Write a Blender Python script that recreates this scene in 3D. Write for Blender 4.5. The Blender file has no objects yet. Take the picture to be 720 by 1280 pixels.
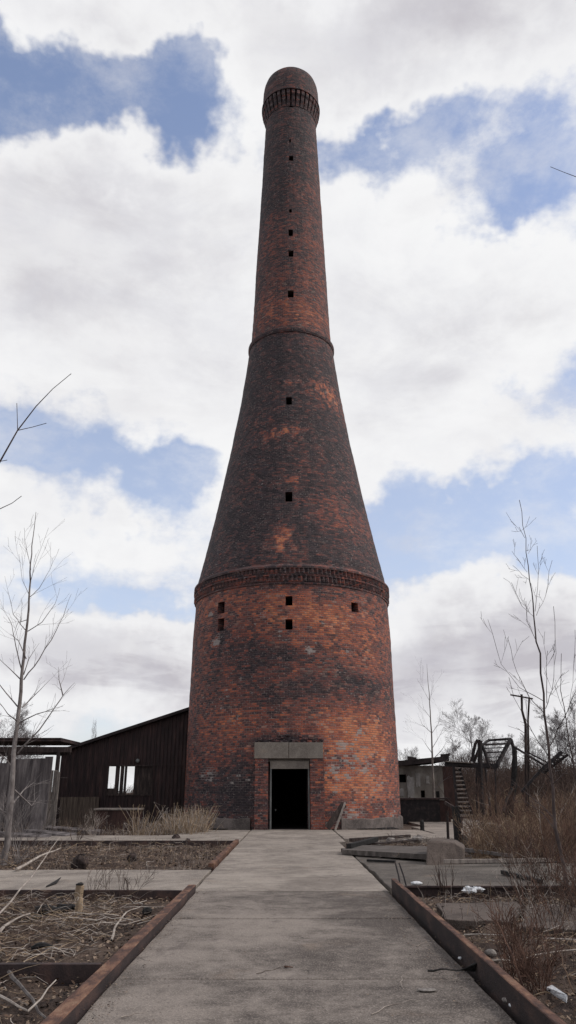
import bpy, math, random
from mathutils import Vector, Matrix, noise
R = math.radians
sc = bpy.context.scene
col = sc.collection
rng = random.Random(7)
PITCH, CAMH, F = R(20.6), 1.5, 931.0

# ---------------------------------------------------------------- measuring helpers (survey of the place)
def ray(x, y):
    u = (x-360)/F; v = -(y-640)/F
    return Vector((u, math.cos(PITCH)-v*math.sin(PITCH), math.sin(PITCH)+v*math.cos(PITCH)))
def G(x, y, z=0.0):
    d = ray(x, y); return Vector((0, 0, CAMH)) + d*((z-CAMH)/d.z)
def at(x, y, Y):
    d = ray(x, y); return Vector((0, 0, CAMH)) + d*(Y/d.y)

# ---------------------------------------------------------------- object helpers
ORG = {}
class MB:
    def __init__(s): s.v = []; s.f = []; s.m = []
    def add(s, vs, fs, m=0):
        b = len(s.v); s.v += [tuple(q) for q in vs]; s.f += [tuple(i+b for i in f) for f in fs]; s.m += [m]*len(fs)
    def box(s, a, b, m=0, rot=None, piv=None, jit=0):
        x0, y0, z0 = a; x1, y1, z1 = b
        vs = [Vector(p) for p in ((x0,y0,z0),(x1,y0,z0),(x1,y1,z0),(x0,y1,z0),(x0,y0,z1),(x1,y0,z1),(x1,y1,z1),(x0,y1,z1))]
        if jit: vs = [q+Vector((rng.uniform(-jit,jit), rng.uniform(-jit,jit), rng.uniform(-jit,jit))) for q in vs]
        if rot is not None:
            c = Vector(piv) if piv is not None else (Vector(a)+Vector(b))/2
            vs = [c+rot@(q-c) for q in vs]
        s.add(vs, [(0,3,2,1),(4,5,6,7),(0,1,5,4),(1,2,6,5),(2,3,7,6),(3,0,4,7)], m); return s
    def bar(s, p, q, w, h=None, m=0, up=(0,0,1)):
        """rectangular bar from p to q"""
        h = h or w; p = Vector(p); q = Vector(q); d = (q-p).normalized(); up = Vector(up)
        if abs(d.dot(up)) > .97: up = Vector((0,1,0))
        sx = d.cross(up).normalized(); sy = sx.cross(d).normalized()
        vs = [c+sx*(a*w/2)+sy*(b*h/2) for c in (p,q) for a,b in ((-1,-1),(1,-1),(1,1),(-1,1))]
        s.add(vs, [(0,3,2,1),(4,5,6,7),(0,1,5,4),(1,2,6,5),(2,3,7,6),(3,0,4,7)], m); return s
    def tube(s, pts, rad, n=4, m=0):
        pts = [Vector(p) for p in pts]; k = len(pts)
        if not hasattr(rad, '__len__'): rad = [rad]*k
        b = len(s.v)
        d0 = (pts[1]-pts[0]).normalized()
        ref = Vector((0,0,1)) if abs(d0.z) < .9 else Vector((1,0,0))
        for i in range(k):
            d = (pts[min(i+1,k-1)]-pts[max(i-1,0)])
            if d.length < 1e-9: d = d0
            d.normalize(); a = d.cross(ref)
            if a.length < 1e-4: a = d.cross(Vector((0,1,.3)))
            a.normalize(); c = a.cross(d)
            for j in range(n):
                t = 2*math.pi*j/n
                s.v.append(tuple(pts[i]+(a*math.cos(t)+c*math.sin(t))*rad[i]))
        for i in range(k-1):
            for j in range(n):
                s.f.append((b+i*n+j, b+i*n+(j+1)%n, b+(i+1)*n+(j+1)%n, b+(i+1)*n+j)); s.m.append(m)
        if rad[-1] > .012 and n > 3:
            s.f.append(tuple(b+(k-1)*n+j for j in range(n))); s.m.append(m)
            s.f.append(tuple(b+j for j in reversed(range(n)))); s.m.append(m)
        return s
    def lathe(s, prof, c, n=48, m=0, closed=False):
        b = len(s.v); k = len(prof)
        for r, z in prof:
            for j in range(n):
                t = 2*math.pi*j/n; s.v.append((c[0]+r*math.sin(t), c[1]-r*math.cos(t), z))
        for i in range(k if closed else k-1):
            i2 = (i+1) % k
            for j in range(n):
                s.f.append((b+i*n+j, b+i*n+(j+1)%n, b+i2*n+(j+1)%n, b+i2*n+j)); s.m.append(m)
        return s
    def blob(s, c, r, m=0, seg=7, rings=5, jit=.2, sq=(1,1,1)):
        c = Vector(c); b = len(s.v)
        for i in range(rings+1):
            ph = math.pi*i/rings
            for j in range(seg):
                t = 2*math.pi*j/seg; k = r*(1+rng.uniform(-jit,jit))
                s.v.append((c.x+k*sq[0]*math.sin(ph)*math.cos(t), c.y+k*sq[1]*math.sin(ph)*math.sin(t), c.z+k*sq[2]*math.cos(ph)))
        for i in range(rings):
            for j in range(seg):
                s.f.append((b+i*seg+j, b+(i+1)*seg+j, b+(i+1)*seg+(j+1)%seg, b+i*seg+(j+1)%seg)); s.m.append(m)
        return s
    def build(s, name, mats, parent=None, loc=None, bevel=0, smooth=False):
        if not isinstance(mats, (list, tuple)): mats = [mats]
        if parent is not None: o0 = ORG[parent]
        else: o0 = Vector(loc) if loc is not None else Vector((0,0,0))
        me = bpy.data.meshes.new(name)
        me.from_pydata([(a-o0.x, b-o0.y, c-o0.z) for a,b,c in s.v], [], s.f)
        for mt in mats: me.materials.append(mt)
        if len(mats) > 1: me.polygons.foreach_set('material_index', s.m)
        if smooth: me.polygons.foreach_set('use_smooth', [True]*len(s.f))
        o = bpy.data.objects.new(name, me); col.objects.link(o)
        if parent is not None: o.parent = parent
        else: o.location = o0
        ORG[o] = o0
        if bevel:
            md = o.modifiers.new('bevel', 'BEVEL'); md.width = bevel; md.segments = 2; md.limit_method = 'ANGLE'
        return o
def empty(name, loc):
    o = bpy.data.objects.new(name, None); col.objects.link(o); o.location = loc; o.empty_display_size = .2
    ORG[o] = Vector(loc); return o
def tag(o, label=None, cat=None, group=None, kind=None):
    if label: o['label'] = label
    if cat: o['category'] = cat
    if group: o['group'] = group
    if kind: o['kind'] = kind
    return o

# ---------------------------------------------------------------- material helpers
class NT:
    def __init__(s, nt): s.nt = nt; s.n = nt.nodes; s.l = nt.links
    def new(s, t, **kw):
        o = s.n.new(t)
        for k, v in kw.items(): setattr(o, k, v)
        return o
    def put(s, sock, v):
        if v is None: return
        if isinstance(v, bpy.types.NodeSocket): s.l.new(v, sock)
        else:
            if hasattr(sock.default_value, '__len__') and not hasattr(v, '__len__'): v = [v]*len(sock.default_value)
            if hasattr(v, '__len__') and len(sock.default_value) == 4 and len(v) == 3: v = (*v, 1)
            sock.default_value = v
    def math(s, op, a, b=None, c=None, clamp=False):
        o = s.new('ShaderNodeMath', operation=op, use_clamp=clamp)
        s.put(o.inputs[0], a); s.put(o.inputs[1], b)
        if c is not None: s.put(o.inputs[2], c)
        return o.outputs[0]
    def vm(s, op, a, b=None):
        o = s.new('ShaderNodeVectorMath', operation=op); s.put(o.inputs[0], a)
        if b is not None: s.put(o.inputs[1], b)
        return o.outputs[0]
    def noise(s, vec, scale, detail=4, rough=.55, dist=0):
        o = s.new('ShaderNodeTexNoise'); s.put(o.inputs['Vector'], vec)
        o.inputs['Scale'].default_value = scale; o.inputs['Detail'].default_value = detail
        o.inputs['Roughness'].default_value = rough; o.inputs['Distortion'].default_value = dist
        return o.outputs['Fac']
    def sm(s, x, a, b, lo=0., hi=1.):
        o = s.new('ShaderNodeMapRange', interpolation_type='SMOOTHSTEP'); s.put(o.inputs[0], x)
        for i, v in ((1,a),(2,b),(3,lo),(4,hi)): s.put(o.inputs[i], v)
        return o.outputs[0]
    def mix(s, f, a, b, mode='MIX'):
        o = s.new('ShaderNodeMix', data_type='RGBA', blend_type=mode)
        s.put(o.inputs[0], f); s.put(o.inputs[6], a); s.put(o.inputs[7], b); return o.outputs[2]
    def ramp(s, f, stops):
        o = s.new('ShaderNodeValToRGB'); s.put(o.inputs[0], f); e = o.color_ramp.elements
        while len(e) < len(stops): e.new(.5)
        for q, (p, c) in zip(e, stops): q.position = p; q.color = (*c, 1)
        return o.outputs[0]
def mat(name, rough=.9, spec=.25, metal=0):
    m = bpy.data.materials.new(name); m.use_nodes = True; t = NT(m.node_tree)
    b = t.n['Principled BSDF']; b.inputs['Roughness'].default_value = rough
    b.inputs['Specular IOR Level'].default_value = spec; b.inputs['Metallic'].default_value = metal
    t.b = b; t.co = t.new('ShaderNodeTexCoord'); t.mat = m
    return t
def bump(t, h, dist=.01, strength=1.):
    o = t.new('ShaderNodeBump'); o.inputs['Distance'].default_value = dist; o.inputs['Strength'].default_value = strength
    t.put(o.inputs['Height'], h); t.l.new(o.outputs[0], t.b.inputs['Normal'])
def setcol(t, c): t.put(t.b.inputs['Base Color'], c)
def sub(t, vec, v): return t.vm('MULTIPLY', vec, v)

def m_noisy(name, stops, scale=3., detail=6, rough=.9, stretch=(1,1,1), bd=.01, fine=40., finec=.35, spec=.2, metal=0):
    """generic weathered surface: ramp over coarse noise, multiplied by fine grain"""
    t = mat(name, rough, spec, metal)
    p = sub(t, t.co.outputs['Object'], stretch)
    a = t.noise(p, scale, detail, .62, .3); g = t.noise(p, fine, 3, .6)
    c = t.ramp(t.sm(a, .28, .72), stops)
    k = t.math('MULTIPLY_ADD', g, finec*2, 1-finec)
    c = t.mix(1., c, t.comb(k) if hasattr(t,'comb') else _comb(t, k), 'MULTIPLY')
    setcol(t, c); bump(t, t.math('ADD', g, a), bd); return t.mat
def _comb(t, k):
    o = t.new('ShaderNodeCombineXYZ')
    for i in range(3): t.put(o.inputs[i], k)
    return o.outputs[0]

# concrete of the walks: slab tint differs from slab to slab, blotches, grit, straw-coloured dirt
def m_concrete(name, light, dark, bias=0., cracks=True, sb=.5):
    t = mat(name, .92, .15); P = t.co.outputs['Object']
    big = t.noise(P, .55, 5, .62, .6); mid = t.noise(P, 2.6, 6, .68, .4); grit = t.noise(P, 60, 2, .7); streak = t.noise(sub(t, P, (1., 5., 1.)), 1.6, 6, .7, .8)
    x = t.new('ShaderNodeSeparateXYZ'); t.l.new(P, x.inputs[0])
    f = t.math('ADD', t.math('MULTIPLY', big, .8), t.math('MULTIPLY', mid, .55))
    f = t.math('MULTIPLY_ADD', streak, .12, f)
    f = t.math('MULTIPLY_ADD', t.noise(P, 9, 5, .8), .35, f)
    f = t.math('MULTIPLY_ADD', x.outputs[0], bias, f)
    f = t.sm(f, .72, 1.10)
    c = t.mix(f, light, dark)
    sp = t.sm(grit, .48, .75)
    c = t.mix(t.math('MULTIPLY', sp, .65), c, tuple(min(1, q*1.7) for q in light))
    dk = t.sm(t.noise(P, 32, 3, .75), .54, .7)
    c = t.mix(t.math('MULTIPLY', dk, .55), c, tuple(q*.45 for q in dark))
    st = t.sm(t.noise(P, 1.1, 7, .75, 1.2), .57, .68)
    c = t.mix(t.math('MULTIPLY', st, sb), c, (.085, .07, .066))
    rst = t.sm(t.noise(P, .9, 4, .6, .5), .6, .75)
    c = t.mix(t.math('MULTIPLY', rst, .3), c, (.26, .19, .14))
    h = t.math('ADD', grit, t.math('MULTIPLY', mid, 1.2))
    if cracks:
        v = t.new('ShaderNodeTexVoronoi', feature='DISTANCE_TO_EDGE'); v.inputs['Scale'].default_value = .42
        wp = t.vm('ADD', P, sub(t, t.vm('SUBTRACT', nz_col(t, P, 1.3), (.5,.5,.5)), (1.1,1.1,0)))
        t.l.new(wp, v.inputs['Vector'])
        cr = t.sm(v.outputs['Distance'], .0, .007, 1., 0.)
        keep = t.sm(t.noise(P, .5, 2), .56, .66)
        cr = t.math('MULTIPLY', cr, keep)
        c = t.mix(t.math('MULTIPLY', cr, .6), c, (.05,.042,.04)); h = t.math('SUBTRACT', h, t.math('MULTIPLY', cr, 1.5))
    setcol(t, c); bump(t, h, .010, 1.); return t.mat
def nz_col(t, P, sc_):
    o = t.new('ShaderNodeTexNoise'); t.l.new(P, o.inputs['Vector']); o.inputs['Scale'].default_value = sc_; o.inputs['Detail'].default_value = 4
    return o.outputs['Color']

def m_brick(name, uv=True, basewear=.5):
    t = mat(name, .8, .35)
    if uv:
        u = t.new('ShaderNodeUVMap'); u.uv_map = 'UVMap'; V = u.outputs[0]
        wear = t.new('ShaderNodeAttribute', attribute_name='wear').outputs['Fac']
        pale = t.new('ShaderNodeAttribute', attribute_name='pale').outputs['Fac']
    else:
        s_ = t.new('ShaderNodeSeparateXYZ'); t.l.new(t.co.outputs['Object'], s_.inputs[0])
        c_ = t.new('ShaderNodeCombineXYZ'); t.l.new(t.math('ADD', s_.outputs[0], s_.outputs[1]), c_.inputs[0]); t.l.new(s_.outputs[2], c_.inputs[1])
        V = c_.outputs[0]; wear = basewear; pale = 0.
    P = t.co.outputs['Object']
    # uneven courses
    W = t.vm('ADD', V, sub(t, t.vm('SUBTRACT', nz_col(t, V, 1.7), (.5,.5,.5)), (.03,.05,0)))
    b = t.new('ShaderNodeTexBrick'); t.l.new(W, b.inputs['Vector'])
    b.inputs['Color1'].default_value = (0,0,0,1); b.inputs['Color2'].default_value = (1,1,1,1); b.inputs['Mortar'].default_value = (.5,.5,.5,1)
    b.inputs['Scale'].default_value = 1; b.inputs['Mortar Size'].default_value = .011; b.inputs['Mortar Smooth'].default_value = .25
    b.inputs['Brick Width'].default_value = .235; b.inputs['Row Height'].default_value = .102; b.inputs['Bias'].default_value = 0
    rnd = t.new('ShaderNodeSeparateColor'); t.l.new(b.outputs['Color'], rnd.inputs[0]); rnd = rnd.outputs[0]
    mort = b.outputs['Fac']
    r2 = t.math('FRACT', t.math('MULTIPLY', rnd, 37.13))
    big = t.noise(P, .45, 4, .6, .4); mid = t.noise(P, 1.7, 5, .7, .5); fine = t.noise(V, 22, 3, .7)
    course = t.noise(t.vm('MULTIPLY', V, (1.1, 4., 1.)), 1.5, 6, .75, .3); run = t.noise(t.vm('MULTIPLY', V, (1.6, .14, 1.)), 1.3, 5, .7)
    o = t.math('MULTIPLY_ADD', t.math('SUBTRACT', rnd, .5), .50, wear)
    o = t.math('MULTIPLY_ADD', t.math('SUBTRACT', big, .5), .55, o)
    o = t.math('MULTIPLY_ADD', t.math('SUBTRACT', mid, .5), .75, o)
    o = t.math('MULTIPLY_ADD', t.math('SUBTRACT', course, .5), .70, o)
    o = t.math('MULTIPLY_ADD', t.math('SUBTRACT', run, .5), .45, o)
    c = t.ramp(o, [(0., (.020,.014,.018)), (.18, (.044,.027,.030)), (.33, (.086,.040,.039)), (.48, (.152,.053,.045)), (.64, (.24,.070,.048)), (.82, (.37,.105,.054)), (1., (.50,.175,.082))])
    # odd bricks: grey-black burnt ones and pale ones
    burnt = t.math('MULTIPLY', t.sm(r2, .70, .74), t.sm(t.noise(P, 1.1, 3), .40, .60))
    c = t.mix(t.math('MULTIPLY', burnt, .8), c, (.036,.027,.034))
    palebr = t.math('MULTIPLY', t.sm(r2, .10, .05), t.sm(t.noise(P, .9, 3), .46, .58))
    c = t.mix(t.math('MULTIPLY', palebr, t.math('MULTIPLY', wear, .7)), c, (.36,.25,.2))
    k = t.math('MULTIPLY_ADD', fine, .8, .6)
    c = t.mix(1., c, _comb(t, k), 'MULTIPLY')
    # mortar: dirty where sooty, greyish where clean, with bright lime specks
    mc = t.mix(t.sm(wear, .2, .7), (.062,.050,.052), (.20,.135,.115))
    mc = t.mix(t.sm(t.noise(P, 2.2, 5, .7), .52, .68), mc, (.03,.022,.024))
    lime = t.math('MULTIPLY', t.sm(t.noise(V, 9, 4, .75), .53, .63), t.sm(t.noise(P, 1.3, 3, .6), .42, .56))
    mc = t.mix(t.math('MULTIPLY', lime, .8), mc, (.42,.37,.34))
    mc = t.mix(t.math('MULTIPLY', t.sm(pale, .05, .3), .55), mc, (.42,.36,.33))
    c = t.mix(t.math('MULTIPLY', mort, .9), c, mc)
    lsp = t.math('MULTIPLY', t.sm(t.noise(t.vm('MULTIPLY', V, (.45,1,1)), 16, 2, .8), .60, .70), .62)
    c = t.mix(lsp, c, (.34,.27,.255))
    # render / lime patches
    pe = t.math('MULTIPLY_ADD', t.math('SUBTRACT', t.noise(V, 6, 5, .7), .5), 1.0, pale)
    pe = t.math('MULTIPLY_ADD', t.math('SUBTRACT', r2, .5), .9, pe); pe = t.sm(pe, .50, .60)
    c = t.mix(t.math('MULTIPLY', pe, .85), c, t.mix(mid, (.16,.13,.12), (.42,.38,.36)))
    setcol(t, c)
    h = t.math('SUBTRACT', t.math('MULTIPLY_ADD', rnd, .5, t.math('MULTIPLY', fine, .6)), t.math('MULTIPLY', mort, 1.6))
    h = t.math('MULTIPLY_ADD', mid, 1.2, h)
    bump(t, h, .04, 1.); return t.mat

M = {}
M['brick'] = m_brick('weathered_brick')
M['brick_box'] = m_brick('pier_brick', False, .46)
M['brick_dark'] = m_brick('sooty_brick', False, .27)
M['brick_mid'] = m_brick('cornice_brick', False, .36)
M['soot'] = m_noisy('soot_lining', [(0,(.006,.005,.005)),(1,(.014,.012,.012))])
M['walk'] = m_concrete('walk_concrete', (.222,.190,.168), (.066,.055,.050), .075, sb=.6)
M['walk_pale'] = m_concrete('pale_concrete', (.285,.248,.217), (.135,.114,.101), 0, sb=.35)
M['walk_dark'] = m_concrete('dark_slab', (.135,.118,.105), (.062,.053,.048), 0, sb=.6)
M['plinth'] = m_concrete('plinth_concrete', (.19,.16,.148), (.065,.055,.052), 0, False)
M['lintel'] = m_concrete('lintel_concrete', (.205,.18,.158), (.118,.102,.09), 0, False, sb=.25)
M['block'] = m_concrete('block_concrete', (.125,.10,.088), (.06,.048,.043), 0, False)
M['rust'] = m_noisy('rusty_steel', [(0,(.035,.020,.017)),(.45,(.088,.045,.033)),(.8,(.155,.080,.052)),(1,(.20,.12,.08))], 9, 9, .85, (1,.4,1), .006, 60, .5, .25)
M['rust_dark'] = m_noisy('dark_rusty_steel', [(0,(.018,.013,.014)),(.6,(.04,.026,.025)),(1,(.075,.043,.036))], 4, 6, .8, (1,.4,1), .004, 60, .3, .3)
M['rail_face_shaded'] = m_noisy('shaded_rusty_steel', [(0,(.012,.008,.008)),(.6,(.026,.016,.015)),(1,(.06,.034,.027))], 4, 6, .8, (1,.4,1), .004, 60, .3, .3)  # rusty steel darkened: shade on the beam's side face is in the colour
M['steel'] = m_noisy('blackened_steel', [(0,(.010,.009,.010)),(.7,(.022,.018,.019)),(1,(.045,.032,.03))], 4, 5, .7, (1,1,1), .004)
M['corr'] = m_noisy('brown_sheet_metal', [(0,(.012,.0068,.007)),(.5,(.021,.0115,.0115)),(.85,(.034,.018,.017)),(1,(.058,.032,.028))], 1.6, 6, .75, (3,1,.5), .004, 30, .3, .3)
M['roofing'] = m_noisy('dark_roofing', [(0,(.014,.011,.012)),(1,(.04,.03,.03))], 2, 5, .8)
M['wood_grey'] = m_noisy('grey_boards', [(0,(.06,.052,.05)),(.5,(.11,.095,.09)),(1,(.17,.15,.14))], 3, 6, .9, (5,1,.5), .005)
M['deck'] = m_noisy('weathered_deck', [(0,(.05,.042,.038)),(.5,(.085,.073,.067)),(1,(.14,.12,.11))], 3, 6, .9, (.5,3,1), .006)
M['wood_brown'] = m_noisy('brown_boards', [(0,(.045,.034,.028)),(.5,(.085,.064,.052)),(1,(.12,.095,.075))], 3, 6, .9, (6,1,.4), .006)
M['wood_dark'] = m_noisy('dark_timber', [(0,(.016,.012,.012)),(.6,(.038,.028,.026)),(1,(.07,.05,.045))], 3, 6, .9, (3,3,.6), .006)
M['plank_pale'] = m_noisy('pale_plank', [(0,(.10,.085,.08)),(1,(.26,.225,.2))], 3, 6, .9, (4,4,1), .004)
M['fence_conc'] = m_noisy('fence_concrete', [(0,(.035,.029,.031)),(.5,(.085,.074,.075)),(1,(.17,.15,.148))], 1.5, 8, .95, (2.4,1,.35), .01)
M['plaster'] = m_noisy('stained_plaster', [(0,(.09,.078,.07)),(.45,(.15,.135,.12)),(.7,(.2,.185,.165)),(1,(.27,.25,.23))], .8, 7, .95, (1,1,.7), .01)
M['plaster_pale'] = m_noisy('bare_plaster', [(0,(.18,.17,.16)),(1,(.34,.325,.31))], 2, 6, .95)
M['redbox'] = m_noisy('red_brown_board', [(0,(.028,.016,.015)),(1,(.06,.033,.029))], 2, 6, .85, (2,1,.5), .004)
M['frame'] = m_noisy('grey_paint', [(0,(.06,.065,.065)),(.6,(.11,.115,.113)),(1,(.19,.19,.185))], 4, 5, .6, (1,1,.3), .002, spec=.4)
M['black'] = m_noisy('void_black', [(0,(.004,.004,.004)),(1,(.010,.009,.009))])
M['bark_grey'] = m_noisy('grey_bark', [(0,(.085,.072,.07)),(.5,(.15,.13,.125)),(1,(.25,.225,.215))], 6, 5, .9, (1,1,.4), .004)
M['bark_dark'] = m_noisy('dark_bark', [(0,(.035,.027,.027)),(.6,(.07,.053,.05)),(1,(.12,.095,.09))], 6, 5, .9, (1,1,.4), .004)
M['bark_far'] = m_noisy('far_bark', [(0,(.11,.098,.1)),(1,(.2,.18,.18))], 2, 3, .9)
M['bark_red'] = m_noisy('red_brown_stem', [(0,(.06,.035,.028)),(1,(.15,.085,.062))], 6, 4, .9)
M['straw'] = m_noisy('straw', [(0,(.15,.108,.074)),(1,(.40,.30,.205))], 5, 3, .9)
M['straw_pale'] = m_noisy('bleached_stem', [(0,(.20,.165,.145)),(1,(.42,.37,.33))], 5, 3, .9)
M['twig'] = m_noisy('brown_twig', [(0,(.035,.024,.022)),(1,(.11,.075,.06))], 5, 3, .9)
M['weed'] = m_noisy('brown_weed', [(0,(.07,.044,.033)),(.5,(.145,.095,.066)),(1,(.25,.175,.12))], .6, 5, .9)
M['leaf_a'] = m_noisy('leaf_brown', [(0,(.045,.028,.022)),(1,(.12,.075,.052))], 7, 3, .9)
M['leaf_b'] = m_noisy('leaf_tan', [(0,(.12,.085,.06)),(1,(.27,.2,.15))], 7, 3, .9)
M['leaf_c'] = m_noisy('leaf_dark', [(0,(.015,.012,.011)),(1,(.045,.034,.03))], 7, 3, .9)
M['white'] = m_noisy('white_plastic', [(0,(.45,.46,.48)),(1,(.75,.76,.78))], 8, 3, .5, spec=.4)
M['char'] = m_noisy('charred_wood', [(0,(.006,.006,.006)),(1,(.022,.02,.02))], 9, 5, .7)
M['rock'] = m_noisy('stone', [(0,(.12,.105,.098)),(1,(.30,.27,.25))], 9, 5, .9)
M['pale_roof'] = m_noisy('pale_sheet', [(0,(.4,.4,.42)),(1,(.6,.6,.62))], 3, 3, .7)
# soil
t = mat('bed_soil', .97, .1); P = t.co.outputs['Object']
a = t.noise(P, 1.2, 6, .7, .5); bgr = t.noise(P, 14, 6, .75); gr = t.noise(P, 55, 3, .7)
c = t.ramp(t.sm(a, .3, .7), [(0,(.042,.031,.028)),(.5,(.092,.067,.056)),(1,(.155,.115,.092))])
c = t.mix(t.math('MULTIPLY', t.sm(bgr, .52, .72), .6), c, (.17,.125,.10))
c = t.mix(t.math('MULTIPLY', t.sm(bgr, .46, .3), .7), c, (.014,.011,.011))
c = t.mix(t.math('MULTIPLY', t.sm(gr, .62, .75), .5), c, (.24,.19,.15))
setcol(t, c); bump(t, t.math('ADD', bgr, gr), .03); M['soil'] = t.mat

# ---------------------------------------------------------------- sky and light
w = bpy.data.worlds.new('World'); sc.world = w; w.use_nodes = True; t = NT(w.node_tree)
bg = t.n['Background']; STR = .12
SUN_AZ, SUN_EL = R(97), R(42)       # azimuth clockwise from +Y (view direction), sun stands to the right
sky = t.new('ShaderNodeTexSky', sky_type='NISHITA', sun_disc=False); sky.sun_elevation = SUN_EL; sky.sun_rotation = SUN_AZ
sky.air_density = 1.1; sky.dust_density = 1.2
tc = t.new('ShaderNodeTexCoord'); D = t.vm('NORMALIZE', tc.outputs['Generated'])
xyz = t.new('ShaderNodeSeparateXYZ'); t.l.new(D, xyz.inputs[0])
az = t.math('ARCTAN2', xyz.outputs[0], xyz.outputs[1]); el = t.math('ARCSINE', xyz.outputs[2])
# clouds: billows (projected on a layer overhead) plus the large gaps and banks of this day's sky
warp = t.noise(D, 5, 5, .6); warp2 = t.noise(t.vm('ADD', D, (5,3,1)), 5, 5, .6)
azw = t.math('MULTIPLY_ADD', t.math('SUBTRACT', warp, .5), .30, az); elw = t.math('MULTIPLY_ADD', t.math('SUBTRACT', warp2, .5), .24, el)
def blobs(lst):
    acc = None
    for x, y, sx, sy, wt in lst:
        d = ray(x, y); A = math.atan2(d.x, d.y); E_ = math.atan2(d.z, math.hypot(d.x, d.y))
        sa = sx/F/max(.3, math.cos(E_)); se = sy/F*.93
        q = t.math('ADD', t.math('POWER', t.math('ABSOLUTE', t.math('DIVIDE', t.math('SUBTRACT', azw, A), sa)), 2.), t.math('POWER', t.math('ABSOLUTE', t.math('DIVIDE', t.math('SUBTRACT', elw, E_), se)), 2.))
        g = t.math('MULTIPLY', t.math('EXPONENT', t.math('MULTIPLY', q, -1.)), wt)
        acc = g if acc is None else t.math('ADD', acc, g)
    return acc
holes = blobs([(40,122,180,64,-.68),(225,112,66,62,-.46),(20,30,70,30,.26),(130,25,70,28,.2),(430,40,220,60,.35),
 (600,200,130,60,-.21),(600,280,50,35,-.30),(440,195,70,40,-.27),(690,150,50,60,-.10),(660,235,60,35,-.2),(540,110,120,25,.12),
 (15,550,62,40,-.60),(190,600,100,30,-.38),(110,570,50,20,-.2),(330,620,60,60,.25),
 (560,672,135,44,-.56),(640,640,90,36,-.24),(680,500,70,50,-.24),(690,730,60,25,-.4),(190,765,60,22,-.36),(60,740,50,15,-.2),(520,700,60,40,-.25),
 (480,60,170,60,.30),(120,320,210,130,.50),(540,430,150,120,.42),(130,680,90,28,.3),(100,840,170,50,.42),(600,830,200,70,.5),(360,300,330,60,.1)])
lay = t.vm('MULTIPLY', D, (1,1,1.5))
n1 = t.noise(lay, 5.0, 8, .55, .05); n2 = t.noise(t.vm('ADD', lay, (9,2,4)), 12, 9, .66, .05)
dens = t.math('ADD', t.math('MULTIPLY', n1, 1.0), t.math('MULTIPLY', n2, .46))
dens = t.math('ADD', dens, holes); dens = t.math('ADD', dens, .01)
cov = t.sm(dens, .49, .80)
veil = t.math('MULTIPLY', t.sm(t.noise(t.vm('MULTIPLY', D, (1,1,1.6)), 6.5, 8, .64, .1), .40, .70), .50)
cov = t.math('MAXIMUM', cov, veil); 
grey = blobs([(640,810,170,48,.75),(120,850,130,40,.55),(30,300,120,90,.30),(40,790,100,30,.25),(560,30,260,45,.40),(700,900,120,30,.35),(300,880,90,30,.3),(200,480,120,50,.12)])
gn = t.noise(t.vm('MULTIPLY', t.vm('ADD', D, (3,7,2)), (1,1,2.4)), 4.0, 7, .6, .4)
shade = t.math('ADD', grey, t.math('MULTIPLY', t.sm(gn, .42, .72), .50), clamp=True)
thin = t.sm(dens, .66, 1.05, 0., 1.)
low = t.sm(el, .42, .08)
ban = t.sm(t.noise(t.vm('MULTIPLY', t.vm('ADD', D, (1,4,8)), (1,1,4.5)), 5.5, 7, .62, .5), .47, .64)
shade = t.math('ADD', shade, t.math('MULTIPLY', t.math('MULTIPLY', ban, low), .45), clamp=True)
relief = t.sm(t.noise(t.vm('ADD', lay, (2.1,2.0,6.0)), 9, 8, .62, .3), .38, .66)
ccol = t.mix(shade, (.90,.90,.91), (.54,.52,.56))
ccol = t.mix(t.math('MULTIPLY', relief, .30), ccol, (.62,.62,.68))
edge = t.math('MULTIPLY', t.sm(dens, .55, .8), t.sm(dens, 1.15, .8))
ccol = t.mix(t.math('MULTIPLY', edge, .55), ccol, (.95,.95,.955))
ccol = t.mix(t.math('MULTIPLY', thin, .0), ccol, (1,1,1))
inv = 1/STR
ccol = t.vm('MULTIPLY', ccol, (inv,inv,inv))
blue = t.mix(1., sky.outputs[0], (1.14,1.11,1.20), 'MULTIPLY')
blue = t.vm('MULTIPLY', blue, (1.26,1.26,1.26))
blue = t.mix(t.sm(el, .12, .9, .48, .10), blue, (.72*inv,.76*inv,.86*inv))
fin = t.mix(cov, blue, ccol)
gr_ = t.mix(t.sm(xyz.outputs[2], -.02, .0), (.12*inv,.11*inv,.11*inv), fin)
t.l.new(gr_, bg.inputs[0]); bg.inputs[1].default_value = STR
w.cycles.sampling_method = 'MANUAL'; w.cycles.sample_map_resolution = 512
ld = bpy.data.lights.new('sun', 'SUN'); ld.energy = 1.9; ld.angle = R(9); ld.color = (1,.95,.88)
lo = bpy.data.objects.new('sun', ld); col.objects.link(lo)
sd = Vector((math.sin(SUN_AZ)*math.cos(SUN_EL), math.cos(SUN_AZ)*math.cos(SUN_EL), math.sin(SUN_EL)))
lo.rotation_euler = sd.to_track_quat('Z', 'Y').to_euler(); lo.location = (20,-5,40)

# ---------------------------------------------------------------- camera
cd = bpy.data.cameras.new('camera'); cam = bpy.data.objects.new('camera', cd); col.objects.link(cam); sc.camera = cam
cd.sensor_fit = 'VERTICAL'; cd.sensor_height = 36; cd.lens = 36*F/1280; cd.clip_end = 3000; cd.clip_start = .05
cam.location = (0,0,CAMH); cam.rotation_euler = (R(90)+PITCH, 0, 0)
vs = sc.view_settings; vs.view_transform = 'Standard'; vs.look = 'None'; vs.exposure = 0; vs.gamma = 1
sc.cycles.use_denoising = True; sc.cycles.max_bounces = 5; sc.cycles.diffuse_bounces = 3

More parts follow.
